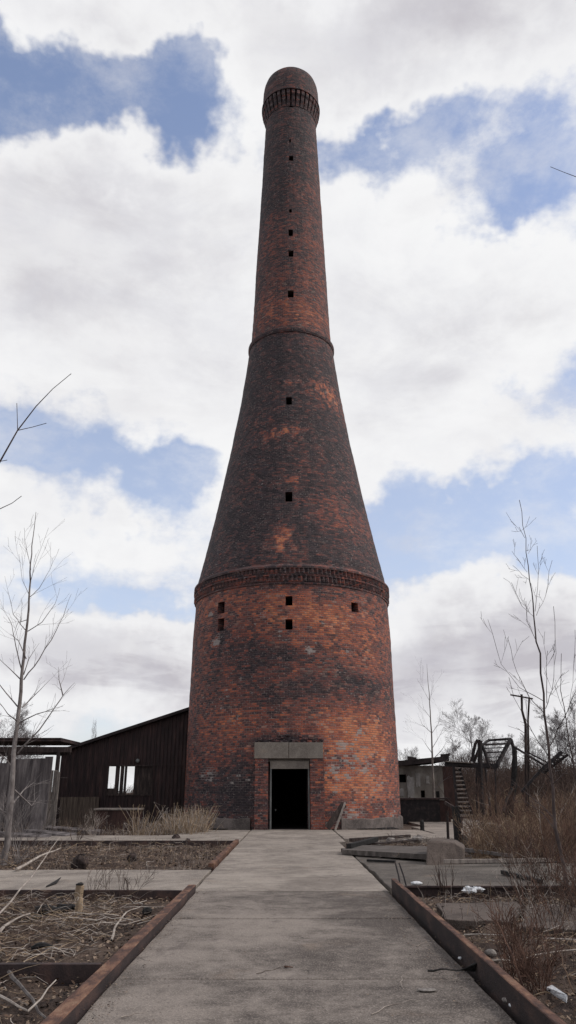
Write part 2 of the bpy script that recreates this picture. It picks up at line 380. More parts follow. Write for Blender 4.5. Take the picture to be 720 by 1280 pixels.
# ================================================================ THE CHIMNEY
CX, CY = 0.20, 39.78
def prof(z, P_):
    for (z0, r0), (z1, r1) in zip(P_, P_[1:]):
        if z <= z1: return r0+(r1-r0)*(z-z0)/(z1-z0)
    return P_[-1][1]
PR = [(0,5.33),(2.6,5.32),(5,5.30),(9,5.24),(10.7,5.18),(11.7,5.14)]
PC = [(11.7,5.14),(12.13,5.09),(13.42,4.80),(15.8,4.31),(18.3,3.85),(20.34,3.48),(23.56,2.98),(26.4,2.63),(27.0,2.56)]
PS = [(27.0,2.50),(27.8,2.45),(29.3,2.38),(32.4,2.27),(35.6,2.14),(39.6,1.985),(42.45,1.88),(45.4,1.76),(46.2,1.73)]
def th_z(x, y, Rr):
    d = ray(x, y); a = math.atan2(d.x, d.y); e = math.atan2(d.z, math.hypot(d.x, d.y))
    phi = a-math.atan2(CX, CY); Dc = math.hypot(CX, CY)
    s = max(-.999, min(.999, Dc*math.sin(phi)/Rr)); q = Dc*math.cos(phi)-Rr*math.sqrt(1-s*s)
    z = CAMH+q*math.tan(e); return math.asin(max(-1, min(1, q*math.sin(phi)/Rr))), z
def gs(d, s): return math.exp(-(d/s)**2)
# wear: lighter/orange brick areas (+) and burnt/dark areas (-) as (px, py, half-width px, half-height px, weight, radius)
WB = []
for x, y, sx, sy, wt, Rr in [
  (450,925,45,28,.42,5.3),(430,985,48,28,.42,5.3),(460,900,40,20,.18,5.3),(470,1000,35,30,.18,5.3),(425,935,25,14,.15,5.3),(475,960,25,30,.2,5.3),
  (450,955,40,8,-.30,5.3),(470,1005,40,14,-.22,5.3),(420,900,40,12,-.12,5.3),
  (400,770,60,22,.26,5.2),(440,810,45,35,.30,5.25),(340,790,40,22,.12,5.2),(260,760,22,30,.22,5.2),(330,752,60,14,.20,5.2),(300,900,60,25,.14,5.3),(290,930,40,25,.12,5.3),
  (365,820,40,12,-.28,5.25),(300,815,35,30,-.22,5.25),(440,853,50,14,-.30,5.25),(370,870,100,14,-.10,5.25),(290,800,30,15,-.1,5.2),
  (285,985,45,38,-.36,5.3),(300,1005,25,25,-.2,5.3),(250,1000,30,40,-.12,5.3),(365,925,45,6,-.55,5.35),(420,1010,18,18,-.16,5.3),
  (357,672,15,13,.60,4.5),(357,692,20,12,.42,4.6),(350,712,26,8,.2,4.7),(363,606,12,9,.5,3.8),(425,640,30,22,.20,4.2),(440,660,30,25,.12,4.3),(340,640,90,40,-.06,4.2),
  (353,541,17,7,.55,3.4),(336,550,12,7,.40,3.4),(364,535,9,6,.35,3.4),(402,488,14,16,.42,2.9),(415,502,12,18,.4,2.95),(365,480,8,6,.36,2.9),(428,520,10,20,.28,3.0),
  (361,800,5,22,-.2,5.2),(443,778,5,18,-.22,5.2),(276,800,5,20,-.2,5.2),(361,640,5,14,-.15,4.),(361,518,4,12,-.1,3.),(363,382,4,10,-.14,2.4),(364,330,3,9,-.12,2.3),
  (375,590,30,14,.06,3.7),(310,500,30,60,-.1,2.9),
  (365,340,60,50,.14,2.3),(350,390,50,22,.17,2.4),(395,400,30,30,.14,2.4),(345,290,25,30,.10,2.2),(400,230,20,50,.10,2.0),(400,300,14,90,.10,2.1),(330,240,22,90,-.16,2.0)]:
    th, z = th_z(x, y, Rr)
    th2, _ = th_z(x+sx*.5, y, Rr); _, z2 = th_z(x, y-sy*.5, Rr)
    WB.append((th, z, max(.03, abs(th2-th)*2), max(.05, abs(z2-z)*2), wt))
PB = []
for x, y, s_, wt in [(440,950,34,.24),(470,985,24,.24),(420,930,18,.2),(300,975,22,.16),(280,880,40,.10),(380,800,40,.12),(268,803,6,1.),(272,795,4,.6),(387,813,5,.9),(436,815,4,.8),(262,768,4,.7),(328,768,4,.7),(450,917,5,.9),(426,931,6,.9),(478,950,5,1.),(460,960,5,.8),(415,960,7,.9),(432,972,6,.9),(420,973,4,.7),(419,985,5,.7),(455,962,3,.8),
   (262,967,9,.7),(254,969,6,.6),(470,900,4,.5),(490,1022,10,.6),(440,1018,14,.5),(330,866,3,.5),(455,770,3,.6),(300,850,3,.5),(399,905,4,.5)]:
    th, z = th_z(x, y, 5.28); k = s_/F*36/5.28; PB.append((th, z, k*1.2, k*5.28*.8, wt))
def wearf(th, z):
    if z < 11.7: v = .46 + .02*math.sin(th) 
    elif z < 27: v = .18 + .03*math.sin(th)
    elif z < 37: v = .33 - .008*(z-27)
    else: v = max(.20, .27 - .010*(z-37))
    v += .05*noise.noise(Vector((th*3, z*.35, 1.)))
    for a, b, sa, sb_, wt in WB:
        da = (th-a)/sa; db = (z-b)/sb_
        if abs(da) < 3 and abs(db) < 3:
            nn_ = .55+1.5*noise.noise(Vector((th*13, z*2.6, 4)))+.9*noise.noise(Vector((th*30, z*7, 9))) if abs(wt) > .3 and z > 11.7 else 1
            v += wt*math.exp(-da*da-db*db)*max(0,min(1.5,nn_*1.5))/1.1 if nn_ != 1 else wt*math.exp(-da*da-db*db)
    return max(0, min(1, v))
def palef(th, z):
    v = 0.
    for a, b, sa, sb_, wt in PB:
        da = (th-a)/sa; db = (z-b)/sb_
        if abs(da) < 3 and abs(db) < 3: v = max(v, wt*math.exp(-da*da-db*db))
    return v
def wall_part(name, P_, z0, z1, holes, parent, nth, dz, thick, bands):
    """brick shell of revolution, hollow, with real openings (theta0, theta1, z0, z1)"""
    ths = [-math.pi+2*math.pi*i/nth for i in range(nth)]
    zs = [z0+(z1-z0)*i/max(1, round((z1-z0)/dz)) for i in range(round((z1-z0)/dz)+1)]
    for a, b, c, d in holes:
        ths = [q for q in ths if not (abs(q-a) < .006 or abs(q-b) < .006)] + [a, b]
        zs = [q for q in zs if q in (z0, z1) or not (abs(q-c) < .03 or abs(q-d) < .03)] + [q for q in (c, d) if z0 < q < z1]
    ths = sorted(set(ths)); zs = sorted(set(zs)); n = len(ths); k = len(zs)
    vs_, fs, ms, wr, pl = [], [], [], [], []
    for shell in (0, 1):
        for z in zs:
            for th in ths:
                r = prof(z, P_)
                if shell: r = max(.5, r-thick)
                else: r += .018*noise.noise(Vector((th*14, z*3.1, 0))) + .02*noise.noise(Vector((th*3, z*.6, 5)))
                vs_.append((CX+r*math.sin(th), CY-r*math.cos(th), z))
                wr.append(wearf(th, z) if not shell else 0.); pl.append(palef(th, z) if not shell else 0.)
    def inh(th, z):
        return any(a < th < b and c < z < d for a, b, c, d in holes)
    N = n*k; cell = {}
    uvs = []
    def bandR(z):
        q = math.floor((z-z0)/bands)*bands+z0+bands/2; return prof(min(q, z1), P_)
    for i in range(k-1):
        zm = (zs[i]+zs[i+1])/2; rb = bandR(zm)
        for j in range(n):
            j2 = (j+1) % n; tb = ths[j2] if j2 else ths[0]+2*math.pi; tm = (ths[j]+tb)/2
            if inh(tm, zm): cell[(i,j)] = 1; continue
            fs.append((i*n+j, i*n+j2, (i+1)*n+j2, (i+1)*n+j)); ms.append(0)
            uvs += [(ths[j]*rb, zs[i]), (tb*rb, zs[i]), (tb*rb, zs[i+1]), (ths[j]*rb, zs[i+1])]
            fs.append((N+i*n+j, N+(i+1)*n+j, N+(i+1)*n+j2, N+i*n+j2)); ms.append(1); uvs += [(0,0)]*4
    for (i, j) in cell:
        j2 = (j+1) % n
        for (ni, nj, e) in ((i, (j-1) % n, (i*n+j, (i+1)*n+j)), (i, (j+1) % n, ((i+1)*n+j2, i*n+j2)), (i-1, j, (i*n+j2, i*n+j)), (i+1, j, ((i+1)*n+j, (i+1)*n+j2))):
            if (ni, nj) not in cell:
                a, b = e; fs.append((a, b, N+b, N+a)); ms.append(0)
                uvs += [(vs_[a][0]+vs_[a][1], vs_[a][2]), (vs_[b][0]+vs_[b][1], vs_[b][2]), (vs_[b][0]+vs_[b][1]+.6, vs_[b][2]), (vs_[a][0]+vs_[a][1]+.6, vs_[a][2])]
    o0 = ORG[parent]
    me = bpy.data.meshes.new(name); me.from_pydata([(a-o0.x, b-o0.y, c-o0.z) for a, b, c in vs_], [], fs)
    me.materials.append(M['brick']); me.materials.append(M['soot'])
    me.polygons.foreach_set('material_index', ms)
    uvl = me.uv_layers.new(name='UVMap'); uvl.data.foreach_set('uv', [q for p in uvs for q in p])
    for nm, arr in (('wear', wr), ('pale', pl)):
        at_ = me.attributes.new(nm, 'FLOAT', 'POINT'); at_.data.foreach_set('value', arr)
    o = bpy.data.objects.new(name, me); col.objects.link(o); o.parent = parent; ORG[o] = o0; return o
ch = empty('brick_chimney', (CX, CY, 0))
tag(ch, 'tall dark red brick bottle-shaped chimney with concrete-lintel doorway at its foot', 'chimney')
def holepx(x0, y0, x1, y1, P_, Rg):
    a, zt = th_z(x0, y0, Rg); b, zb = th_z(x1, y1, Rg)
    zm = (zt+zb)/2; Rr = prof(zm, P_); a, zt = th_z(x0, y0, Rr); b, zb = th_z(x1, y1, Rr)
    return (a, b, zb, zt)
hD = [(-.21,.145,-.01,2.88)] + [holepx(*q, PR, 5.2) for q in ((356,745,365,757),(356,774,365,787),(438.5,752.5,447.5,765.5),(272,753.5,280,766.5),(272,774,279.5,788))]
hC = [holepx(*q, PC, 3.5) for q in ((356,615,365,628),(357,496,364.5,506))]
hS = [holepx(*q, PS, 2.2) for q in ((359.3,363,366.7,372),(360,313,366.6,321),(360.3,287,366,295),(361.3,261.5,364.5,266),(361,194.5,366.3,201),(361.3,174,363.5,178),(361.2,127.5,366,134))]
wall_part('base_drum', PR, 0, 11.7, hD, ch, 360, .1, .9, 12)
wall_part('cone', PC, 11.7, 27.0, hC, ch, 300, .12, .6, 1.53)
wall_part('stack', PS, 27.0, 46.2, hS, ch, 180, .15, .45, 4.0)
# collar at the top of the cone
m = MB().lathe([(2.52,26.72),(2.63,26.80),(2.66,26.92),(2.66,27.06),(2.58,27.12),(2.49,27.20)], (CX,CY), 120); m.build('collar', M['brick_dark'], ch)
# string course with two rows of dog-tooth bricks
m = MB()
m.lathe([(5.12,10.80),(5.21,10.84),(5.21,10.95),(5.15,10.955)], (CX,CY), 200)
m.lathe([(5.12,11.23),(5.25,11.235),(5.25,11.33),(5.15,11.335)], (CX,CY), 200)
m.lathe([(5.10,11.60),(5.30,11.605),(5.30,11.70),(5.24,11.76),(5.12,11.86),(5.05,11.9)], (CX,CY), 200)
for zc, rr, nn in ((11.09,5.17,150),(11.46,5.20,150)):
    for i in range(nn):
        th = 2*math.pi*(i+.5*(zc>11.2))/nn; c = Vector((CX+rr*math.sin(th), CY-rr*math.cos(th), zc))
        if rng.random() < .03: continue
        rot = Matrix.Rotation(th+R(45)+rng.uniform(-.1,.1), 3, 'Z'); s_ = .078*rng.uniform(.9,1.1)
        m.box(c-Vector((s_,s_,.128)), c+Vector((s_,s_,.135)), 0, rot)
m.build('cornice', M['brick_mid'], ch)
# cap: corbels, ledge, drum with rounded crown
for i in range(36):
    th = 2*math.pi*(i+.5)/36; d = Vector((math.sin(th), -math.cos(th), 0)); s_ = Vector((math.cos(th), math.sin(th), 0)); m = MB()
    pts = [(1.70,45.55),(1.78,45.55),(1.82,45.80),(1.90,46.05),(1.93,46.35),(2.02,46.50),(2.02,46.86),(1.70,46.86)]
    vv = []
    for sg in (-1, 1):
        for r_, z_ in pts: vv.append(Vector((CX,CY,z_))+d*r_+s_*(sg*.11))
    k = len(pts); ff = [tuple(reversed(range(k))), tuple(range(k, 2*k))]+[(i_, (i_+1) % k, k+(i_+1) % k, k+i_) for i_ in range(k)]
    m.add(vv, ff); m.build('corbel', M['brick_dark'], ch)
m = MB().lathe([(1.5,46.86),(2.02,46.862),(2.07,46.87),(2.07,47.02),(2.03,47.03),(2.03,47.12),(1.99,47.13),(1.985,47.8),(1.96,48.4),(1.91,48.80),(1.80,49.18),(1.60,49.46),(1.30,49.62),(1.0,49.68),(.98,49.2),(.98,46.86)], (CX,CY), 96)
m.build('cap', M['brick_dark'], ch)
# concrete foot ring, broken
for a0, a1, zt in ((-1.45,-.95,.42),(-.72,-.345,.44),(.40,1.5,.44)):
    m = MB(); nn = int((a1-a0)/.04); vv = []
    for i in range(nn+1):
        th = a0+(a1-a0)*i/nn; zz = zt+.12*noise.noise(Vector((th*9,0,0)))-.05*rng.random()
        for r_, z_ in ((5.30,-.2),(5.43,-.2),(5.42+.01*rng.random(),zz-.03),(5.30,zz)): vv.append((CX+r_*math.sin(th), CY-r_*math.cos(th), z_))
    ff = []
    for i in range(nn):
        for j in range(3): ff.append((i*4+j, i*4+4+j, i*4+5+j, i*4+1+j)[::-1])
    ff += [(0,1,2,3), (nn*4+3,nn*4+2,nn*4+1,nn*4)]
    m.add(vv, ff); m.build('plinth', M['plinth'], ch)
# doorway: brick piers, lintel, steel frame, transom
YF = 34.22
xa, xb = at(318,1000,YF).x, at(335,1000,YF).x; xc, xd = at(388,1000,YF).x, at(406,1000,YF).x
for (p, q) in ((xa, xb), (xc, xd)):
    m = MB(); z = -.15
    while z < 2.86:
        hgt = .098; j = rng.uniform(-.006, .006); odd = int(round(z/.102)) % 2
        cuts = [p, p+(q-p)*(.36 if odd else .64), q]
        for a_, b_ in zip(cuts, cuts[1:]):
            m.box((a_+.005+j, YF+rng.uniform(0,.015), z), (b_-.005+j, YF+.6, min(z+hgt, 2.868)), 0, jit=.003)
        z += .106
    m.box((p+.02, YF+.02, -.15), (q-.02, YF+.75, 2.866))
    m.build('pier', M['brick_box'], ch)
m = MB(); p0 = at(318,928,YF-.03); p1 = at(404,948,YF-.03); xm = at(361,940,YF).x
m.box((p0.x, YF-.03, p1.z), (xm-.012, YF+.62, p0.z)); m.box((xm+.006, YF-.03, p1.z+.002), (p1.x, YF+.62, p0.z-.004))
lz = p1.z; m.build('lintel', M['lintel'], ch, bevel=.015)
yj = YF+.16; fl, fr = at(337.3,1000,yj).x, at(387,1000,yj).x; tz = at(360,961,yj).z
MB().box((fl,yj,-.02),(fl+.07,yj+.12,tz)).build('door_jamb', M['frame'], ch, bevel=.005); MB().box((fr-.055,yj,-.02),(fr,yj+.12,tz)).build('door_jamb', M['frame'], ch, bevel=.005)
m = MB(); m.box((fl+.002,yj+.005,tz),(fr-.002,yj+.09,lz-.10)); m.box((xb-.03,yj+.12,lz-.12),(xc+.03,yj+.3,lz)); m.build('transom', M['lintel'], ch)
m = MB(); hp = at(344.5,1012,yj+.2); m.box(hp-Vector((.03,.01,.02)), hp+Vector((.03,.01,.02))); m.box(hp-Vector((.015,.01,.06)), hp-Vector((-.015,-.01,.0))); m.build('latch', M['frame'], ch)
# ragged mortar where bricks fell out above the lintel
m = MB()
for i in range(46):
    x = rng.uniform(p0.x, p1.x); hh = p0.z+rng.random()**1.5*.34*(1-abs((x-.1)/1.9)**2)
    th = math.asin((x-CX)/5.33); yy = CY-5.35*math.cos(th)
    m.box((x-.07, yy-.07*rng.random(), hh), (x+.07, yy+.3, hh+.07), 0, jit=.012)
m.build('broken_course', M['brick_dark'], ch)
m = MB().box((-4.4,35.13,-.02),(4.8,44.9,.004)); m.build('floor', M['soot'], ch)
# leaning board and rubble at the foot
root = empty('leaning_board', G(416,1037))
a = at(419,1036,34.0); b = at(431.5,1003,34.42); a.z = .0
m = MB().bar(a, b, .09, .04, 0, (0,1,0)); m.build('board', M['plank_pale'], root)
m = MB().bar(at(409,1035,34.05), at(430,1005,34.42), .26, .03, 0, (0,1,0)); m.build('board_shadow', M['wood_dark'], root)  # dark strip standing in for the shaded wedge left of the board
tag(root, 'weathered board leaning on the brick wall right of the doorway', 'board')

# ================================================================ GROUND
def flat(x, y):   # where the walks lie, the soil stays under them
    return (-1.7 < x < 1.75 and y < 35) or (y > 13.4 and y < 17.3 and x < 0) or (26.1 < y < 30.3) or (1 < x < 8.5 and 13.7 < y < 19.2) or (5 < x < 11.5 and 26 < y < 48)
xs = [-1200,-500,-200,-90,-50,-35,-25]+[-18+.16*i for i in range(230)]+[24,35,50,90,200,500,1200]
ys = [-60,-15,-4,0]+[2.6+.16*i for i in range(205)]+[38,42,47,55,70,90,140,300,700,1500]
m = MB(); vv = []
for y in ys:
    for x in xs:
        if -18 < x < 18.8 and 2 < y < 36:
            z = -.13+.05*noise.noise(Vector((x*.9,y*.9,0)))+.09*noise.noise(Vector((x*2.6,y*2.6,3)))+.06*noise.noise(Vector((x*8,y*8,7)))
            if flat(x, y): z = min(z, -.13)
            if x > 5 and y > 17: z += .12*min(1, (x-5)/3)
        else: z = -.12
        if y > 60: z += -.0*(y-60)
        vv.append((x, y, z))
n = len(xs); m.add(vv, [(j*n+i, j*n+i+1, (j+1)*n+i+1, (j+1)*n+i) for j in range(len(ys)-1) for i in range(n-1)])
tag(m.build('ground', M['soil'], smooth=True), 'brown bare soil of the beds and yard around the chimney', kind='structure')
def slab(m, x0, y0, x1, y1, top=0., th=.22, g=.022, jit=.010):
    # finely cut edge so it is not ruler-straight
    st = .4; nx = max(1, round((x1-x0)/st)); ny = max(1, round((y1-y0)/st)); 
    per = [(x0+g+(x1-x0-2*g)*i/nx, y0+g) for i in range(nx)]+[(x1-g, y0+g+(y1-y0-2*g)*i/ny) for i in range(ny)]+[(x1-g-(x1-x0-2*g)*i/nx, y1-g) for i in range(nx)]+[(x0+g, y1-g-(y1-y0-2*g)*i/ny) for i in range(ny)]
    per = [(a+rng.uniform(-jit,jit), b+rng.uniform(-jit,jit)) for a, b in per]; k = len(per)
    dz = rng.uniform(-.004,.004)
    ins = [(a+(.014 if a < (x0+x1)/2 else -.014)*(1 if abs(a-x0)<.05 or abs(a-x1)<.05 else 0), b+(.014 if b < (y0+y1)/2 else -.014)*(1 if abs(b-y0)<.05 or abs(b-y1)<.05 else 0)) for a, b in per]
    vv = [(a,b,top-th) for a,b in per]+[(a,b,top+dz-.010) for a,b in per]+[(a,b,top+dz) for a,b in ins]
    ff = [(i,(i+1)%k,k+(i+1)%k,k+i) for i in range(k)]+[(k+i,k+(i+1)%k,2*k+(i+1)%k,2*k+i) for i in range(k)]+[tuple(range(2*k,3*k))]
    m.add(vv, ff)
m = MB(); Ys = [-2.,1.2,4.4,7.63,10.86,13.36]
Ys = [-2.5,.9,4.3,G(360,1223).y,G(360,1148).y,13.42]
for a, b in zip(Ys, Ys[1:]): slab(m, -1.50, a, 1.62, b)
tag(m.build('path', M['walk']), 'weathered concrete footpath leading straight to the doorway', kind='structure')
m = MB()
for a, b in ((13.42,17.45),(17.45,21.9),(21.9,26.3)): slab(m, -1.56, a, 1.66, b)
for a, b in ((26.3,30.4),(30.4,34.45)):
    slab(m, -1.56, a, 1.9, b)
xq = -1.57
for i in range(8): slab(m, xq-3.6, 13.5, xq, 16.98); xq -= 3.6
xq = -1.57
for i in range(7): slab(m, xq-3.2, 26.3, xq, 29.9, .005); xq -= 3.2
slab(m, -4.2, 29.9, -1.57, 34.2); 
slab(m, 1.91, 27.9, 4.9, 31.0); slab(m, 4.9, 28.2, 7.6, 31.3); slab(m, 1.91, 31.0, 5.6, 34.3); slab(m, 5.7, 31.3, 8.9, 37.5); slab(m, 6.4, 37.5, 10.6, 47)
tag(m.build('path', M['walk_pale']), 'paler concrete cross walks in front of the chimney', kind='structure')
m = MB(); slab(m, 1.70, 14.0, 4.9, 18.6, -.01, jit=.03); slab(m, 4.9, 14.1, 8.6, 18.7, -.015, jit=.04)
slab(m, 1.67, 18.6, 3.6, 22.2, -.01, jit=.03)
tag(m.build('pavement', M['walk_dark']), 'dark cracked slab right of the path', kind='structure')

def thing1(m, name, mt, label, cat, loc, group=None, kind=None, bevel=0, smooth=False):
    return tag(m.build(name, mt, loc=loc, bevel=bevel, smooth=smooth), label, cat, group, kind)
# broken concrete slabs in right bed
def chunk(poly, z0, z1, name, mt, label, cat, group=None, tilt=0):
    m = MB(); k = len(poly); cc = sum((Vector((a,b,0)) for a,b in poly), Vector())/k
    pts = []
    for i in range(k):
        a = Vector((*poly[i],0)); b = Vector((*poly[(i+1)%k],0))
        for q in range(5):
            p = a.lerp(b, q/5); 
            if q: p += (p-cc).normalized()*rng.uniform(-.05,.03)
            pts.append(p)
    k = len(pts)
    tp = [Vector((p.x,p.y,z1+tilt*(p.x-cc.x)+rng.uniform(-.008,.008))) for p in pts]
    bt = [Vector((p.x+(cc.x-p.x)*.04,p.y+(cc.y-p.y)*.04,z0)) for p in pts]
    m.add(bt+tp, [(i,(i+1)%k,k+(i+1)%k,k+i) for i in range(k)]+[tuple(range(k,2*k))])
    return thing1(m, name, mt, label, cat, (cc.x,cc.y,z0), group, bevel=.01)
P2 = lambda *a: [tuple(G(x,y,-.03)[:2]) for x,y in a]
chunk(P2((556,1150),(640,1153),(655,1132),(640,1128),(545,1130)), -.3, -.02, 'broken_slab', M['block'], 'broken flat concrete slab in the right bed beside the shrub', 'concrete slab')
chunk(P2((648,1156),(760,1165),(750,1138),(720,1130),(660,1128)), -.3, -.04, 'broken_slab', M['block'], 'broken concrete slab at the far right edge behind the sapling', 'concrete slab')

# ================================================================ STEEL KERB BEAMS
def channel(name, label, a, b, w, h, zt, parent_loc, mt, side=1, lip=.018, top=None):
    """U-channel laid on edge; open side away from the walk"""
    a = Vector(a); b = Vector(b); d = (b-a); L = d.length; d.normalize(); n = Vector((-d.y, d.x, 0))*side
    m = MB(); N = max(2, int(L/.5))
    sec = [(0,zt-h),(0,zt-.006),(.006,zt),(w-.006,zt),(w,zt-.006),(w,zt-lip*1.6),(w-.004,zt-lip*1.7),(lip,zt-lip*1.8),(lip,zt-h)]
    k = len(sec); vv = []
    for i in range(N+1):
        p = a+(b-a)*(i/N); off = .003*noise.noise(Vector((i*.6,a.x,0))); dz = .006*noise.noise(Vector((i*.5,9,a.y)))
        for s_, z_ in sec: q = p+n*(s_+off); vv.append((q.x,q.y,z_+dz))
    ff = [(i*k+j, (i+1)*k+j, (i+1)*k+(j+1)%k, i*k+(j+1)%k) for i in range(N) for j in range(k)]+[tuple(range(k)), tuple(N*k+j for j in reversed(range(k)))]
    m.add(vv, ff)
    if top: mt = [mt, top]; m.m = [1 if (i < N*k and i % k in (1,2,3)) else 0 for i in range(len(ff))]  # lighter rust on the top faces, shade of the side painted by darker steel
    return thing1(m, name, mt, label, 'steel beam', (*parent_loc, 0), 'steel edging beams round the beds')
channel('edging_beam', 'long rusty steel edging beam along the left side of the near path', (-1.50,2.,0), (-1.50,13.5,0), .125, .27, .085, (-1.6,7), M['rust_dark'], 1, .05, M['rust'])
channel('edging_beam', 'long tall rusty steel edging beam along the right side of the near path', (1.625,1.5,0), (1.70,13.6,0), .075, .34, .165, (1.66,7), M['rail_face_shaded'], -1, .018, M['rust'])
channel('edging_beam', 'dark steel edging beam under the near edge of the left cross walk', (-1.72,13.42,0), (-12.,13.46,0), .06, .3, .012, (-6,13.4), M['rust_dark'], -1)
channel('edging_beam', 'dark steel cross beam dividing the left bed nearest the camera', (-1.72,7.86,0), (-9.,7.90,0), .07, .3, .02, (-5,7.9), M['rust_dark'], -1)
channel('edging_beam', 'short rusty edging beam right of the far left bed', (-1.58,17.5,0), (-1.585,26.2,0), .12, .25, .07, (-1.6,22), M['rust'], 1, .04)
channel('edging_beam', 'dark edging beam along the far side of the far left bed', (-1.72,26.25,0), (-12,26.28,0), .05, .2, .03, (-6,26.2), M['rust_dark'], -1)
channel('edging_beam', 'low dark edging beam between right bed and dark slab', (1.80,13.9,0), (9.,13.95,0), .06, .25, .03, (5,13.9), M['rust_dark'], -1)

# ================================================================ LEFT SHED
YS = 39.7
S0, S1 = at(77,941,YS), at(232,890,YS)
slope = (S1.z-S0.z)/(S1.x-S0.x)
XR = -5.0                                        # runs on behind the chimney
zr = S0.z+slope*(XR-S0.x)
root = empty('corrugated_shed', ((S0.x+XR)/2, YS, 0))
tag(root, 'dark brown corrugated metal shed with sloping roof left of the chimney', 'shed')
wx0, wx1 = at(135,975,YS).x, at(190,975,YS).x; wz0, wz1 = at(150,993,YS).z, at(150,958,YS).z
def corr_wall(m, x0, x1, yb, zlo, zhi, pitch=.19, amp=.032):
    """ribbed sheet: zlo, zhi are functions of x"""
    nn = max(4, int((x1-x0)/(pitch/4))); st = [0,amp,amp,0]
    vv = []
    for i in range(nn+1):
        x = x0+(x1-x0)*i/nn; y = yb-st[i % 4]
        vv += [(x,y,zlo(x)),(x,y,zhi(x)),(x,y+.03,zlo(x)),(x,y+.03,zhi(x))]
    ff = []
    for i in range(nn): a = i*4; ff += [(a,a+4,a+5,a+1),(a+2,a+3,a+7,a+6),(a+1,a+5,a+7,a+3)]
    m.add(vv, ff)
top = lambda x: S0.z+slope*(x-S0.x)
m = MB()
corr_wall(m, S0.x, wx0, YS, lambda x: -.2, top); corr_wall(m, wx0, wx1, YS, lambda x: wz1, top); corr_wall(m, wx0, wx1, YS, lambda x: -.2, lambda x: wz0); corr_wall(m, wx1, XR, YS, lambda x: -.2, top)
YB = YS+6.5
# back wall with a big opening opposite the window
bx0, bx1 = at(120,975,YB).x, at(186,975,YB).x; bz0, bz1 = .6, at(150,950,YB).z
corr_wall(m, S0.x, bx0, YB, lambda x: -.2, top); corr_wall(m, bx0, bx1, YB, lambda x: bz1, top); corr_wall(m, bx0, bx1, YB, lambda x: -.2, lambda x: bz0); corr_wall(m, bx1, XR, YB, lambda x: -.2, top)
m.box((S0.x,YS+.04,-.2),(S0.x+.05,YB-.04,S0.z-.01)); m.box((XR-.05,YS+.04,-.2),(XR,YB-.04,zr-.01))
# horizontal overlap seam of the sheets
zs_ = at(150,957,YS).z; m.box((wx1+.02,YS-.045,zs_),(XR,YS-.034,zs_+.05)); 
m.build('wall', M['corr'], root)
m = MB(); e0 = Vector((S0.x-.25,YS-.3,S0.z-.06)); 
vv = []
for y in (YS-.3, YB+.3):
    for x, dz in ((S0.x-.35,0),(XR,0)):
        zz = top(x); vv += [(x,y,zz+.01),(x,y,zz+.16)]
m.add(vv, [(0,1,3,2),(4,6,7,5),(0,4,5,1),(2,3,7,6),(1,5,7,3),(0,2,6,4)])
m.build('roof', M['roofing'], root)
# window: frame, broken mullion boards, dark board on its right part
f_ = MB(); w_ = .05
f_.box((wx0-.04,YS-.06,wz0-.06),(wx1+.04,YS+.08,wz0)); f_.box((wx0-.04,YS-.06,wz1),(wx1+.04,YS+.08,wz1+.06))
f_.box((wx0-.04,YS-.06,wz0),(wx0,YS+.08,wz1)); f_.box((wx1,YS-.06,wz0),(wx1+.04,YS+.08,wz1))
fr_ = f_.build('window', M['wood_dark'], root)
m = MB()
for pa, pb in ((143.8,149),(150,154.5),(155.2,158.2),(167.5,190)):
    a = at(pa,975,YS+.05).x; b = at(pb,975,YS+.05).x; m.box((a,YS+.03,wz0),(b,YS+.06,wz1))
m.bar(at(156,992,YS),at(158,959,YS),.04); m.box((wx0,YS+.02,wz0),(wx0+.5,YS+.05,wz0+.28)); 
m.build('mullion', M['wood_dark'], fr_)
m = MB(); p = at(172,951,YS-.1); m.blob(p,.10,0,10,7,.02,(1,.6,1)); m.tube([p+Vector((0,.02,.05)),p+Vector((0,.12,.1))],.02,6); m.build('wall_lamp', M['frame'], root, smooth=True)
m = MB(); a = at(76,996,YS-.08); b = at(121,1036,YS-.08); nn = 12
for i in range(nn):
    x0 = a.x+(b.x-a.x)*i/nn; m.box((x0+.006,YS-.11-.02*rng.random(),-.1),(x0+(b.x-a.x)/nn-.006,YS-.05,a.z-.02*rng.random()))
m.build('board_panel', M['wood_brown'], root)
# low counter in front of the shed
root = empty('low_counter', G(146,1038)); yc = 34.4
a = at(120,1011,yc); b = at(171,1036,yc)
m = MB().box((a.x,yc,-.1),(b.x,yc+1.1,a.z-.05)); 
for i in range(9): x0 = a.x+(b.x-a.x)*(i+.5)/9; m.box((x0-.01,yc-.012,-.1),(x0+.01,yc,a.z-.06))
m.build('body', M['redbox'], root)
MB().box((a.x-.08,yc-.08,a.z-.05),(b.x+.06,yc+1.15,a.z+.015)).build('top', M['plank_pale'], root)
tag(root, 'low red-brown boarded counter with pale top in front of the dark shed', 'counter')
# pipe hoop
a = at(127,1034,31.2); b = at(143,1034,31.2); zt = at(130,1040,31.2).z
root_z = .28
m = MB().tube([(a.x,31.2,-.1),(a.x,31.2,root_z),(b.x,31.2,root_z),(b.x,31.2,-.1)],.025,6)
thing1(m,'pipe_hoop',M['rust_dark'],'small rusty pipe hoop standing in front of the low counter','pipe hoop',(a.x,31.2,0))

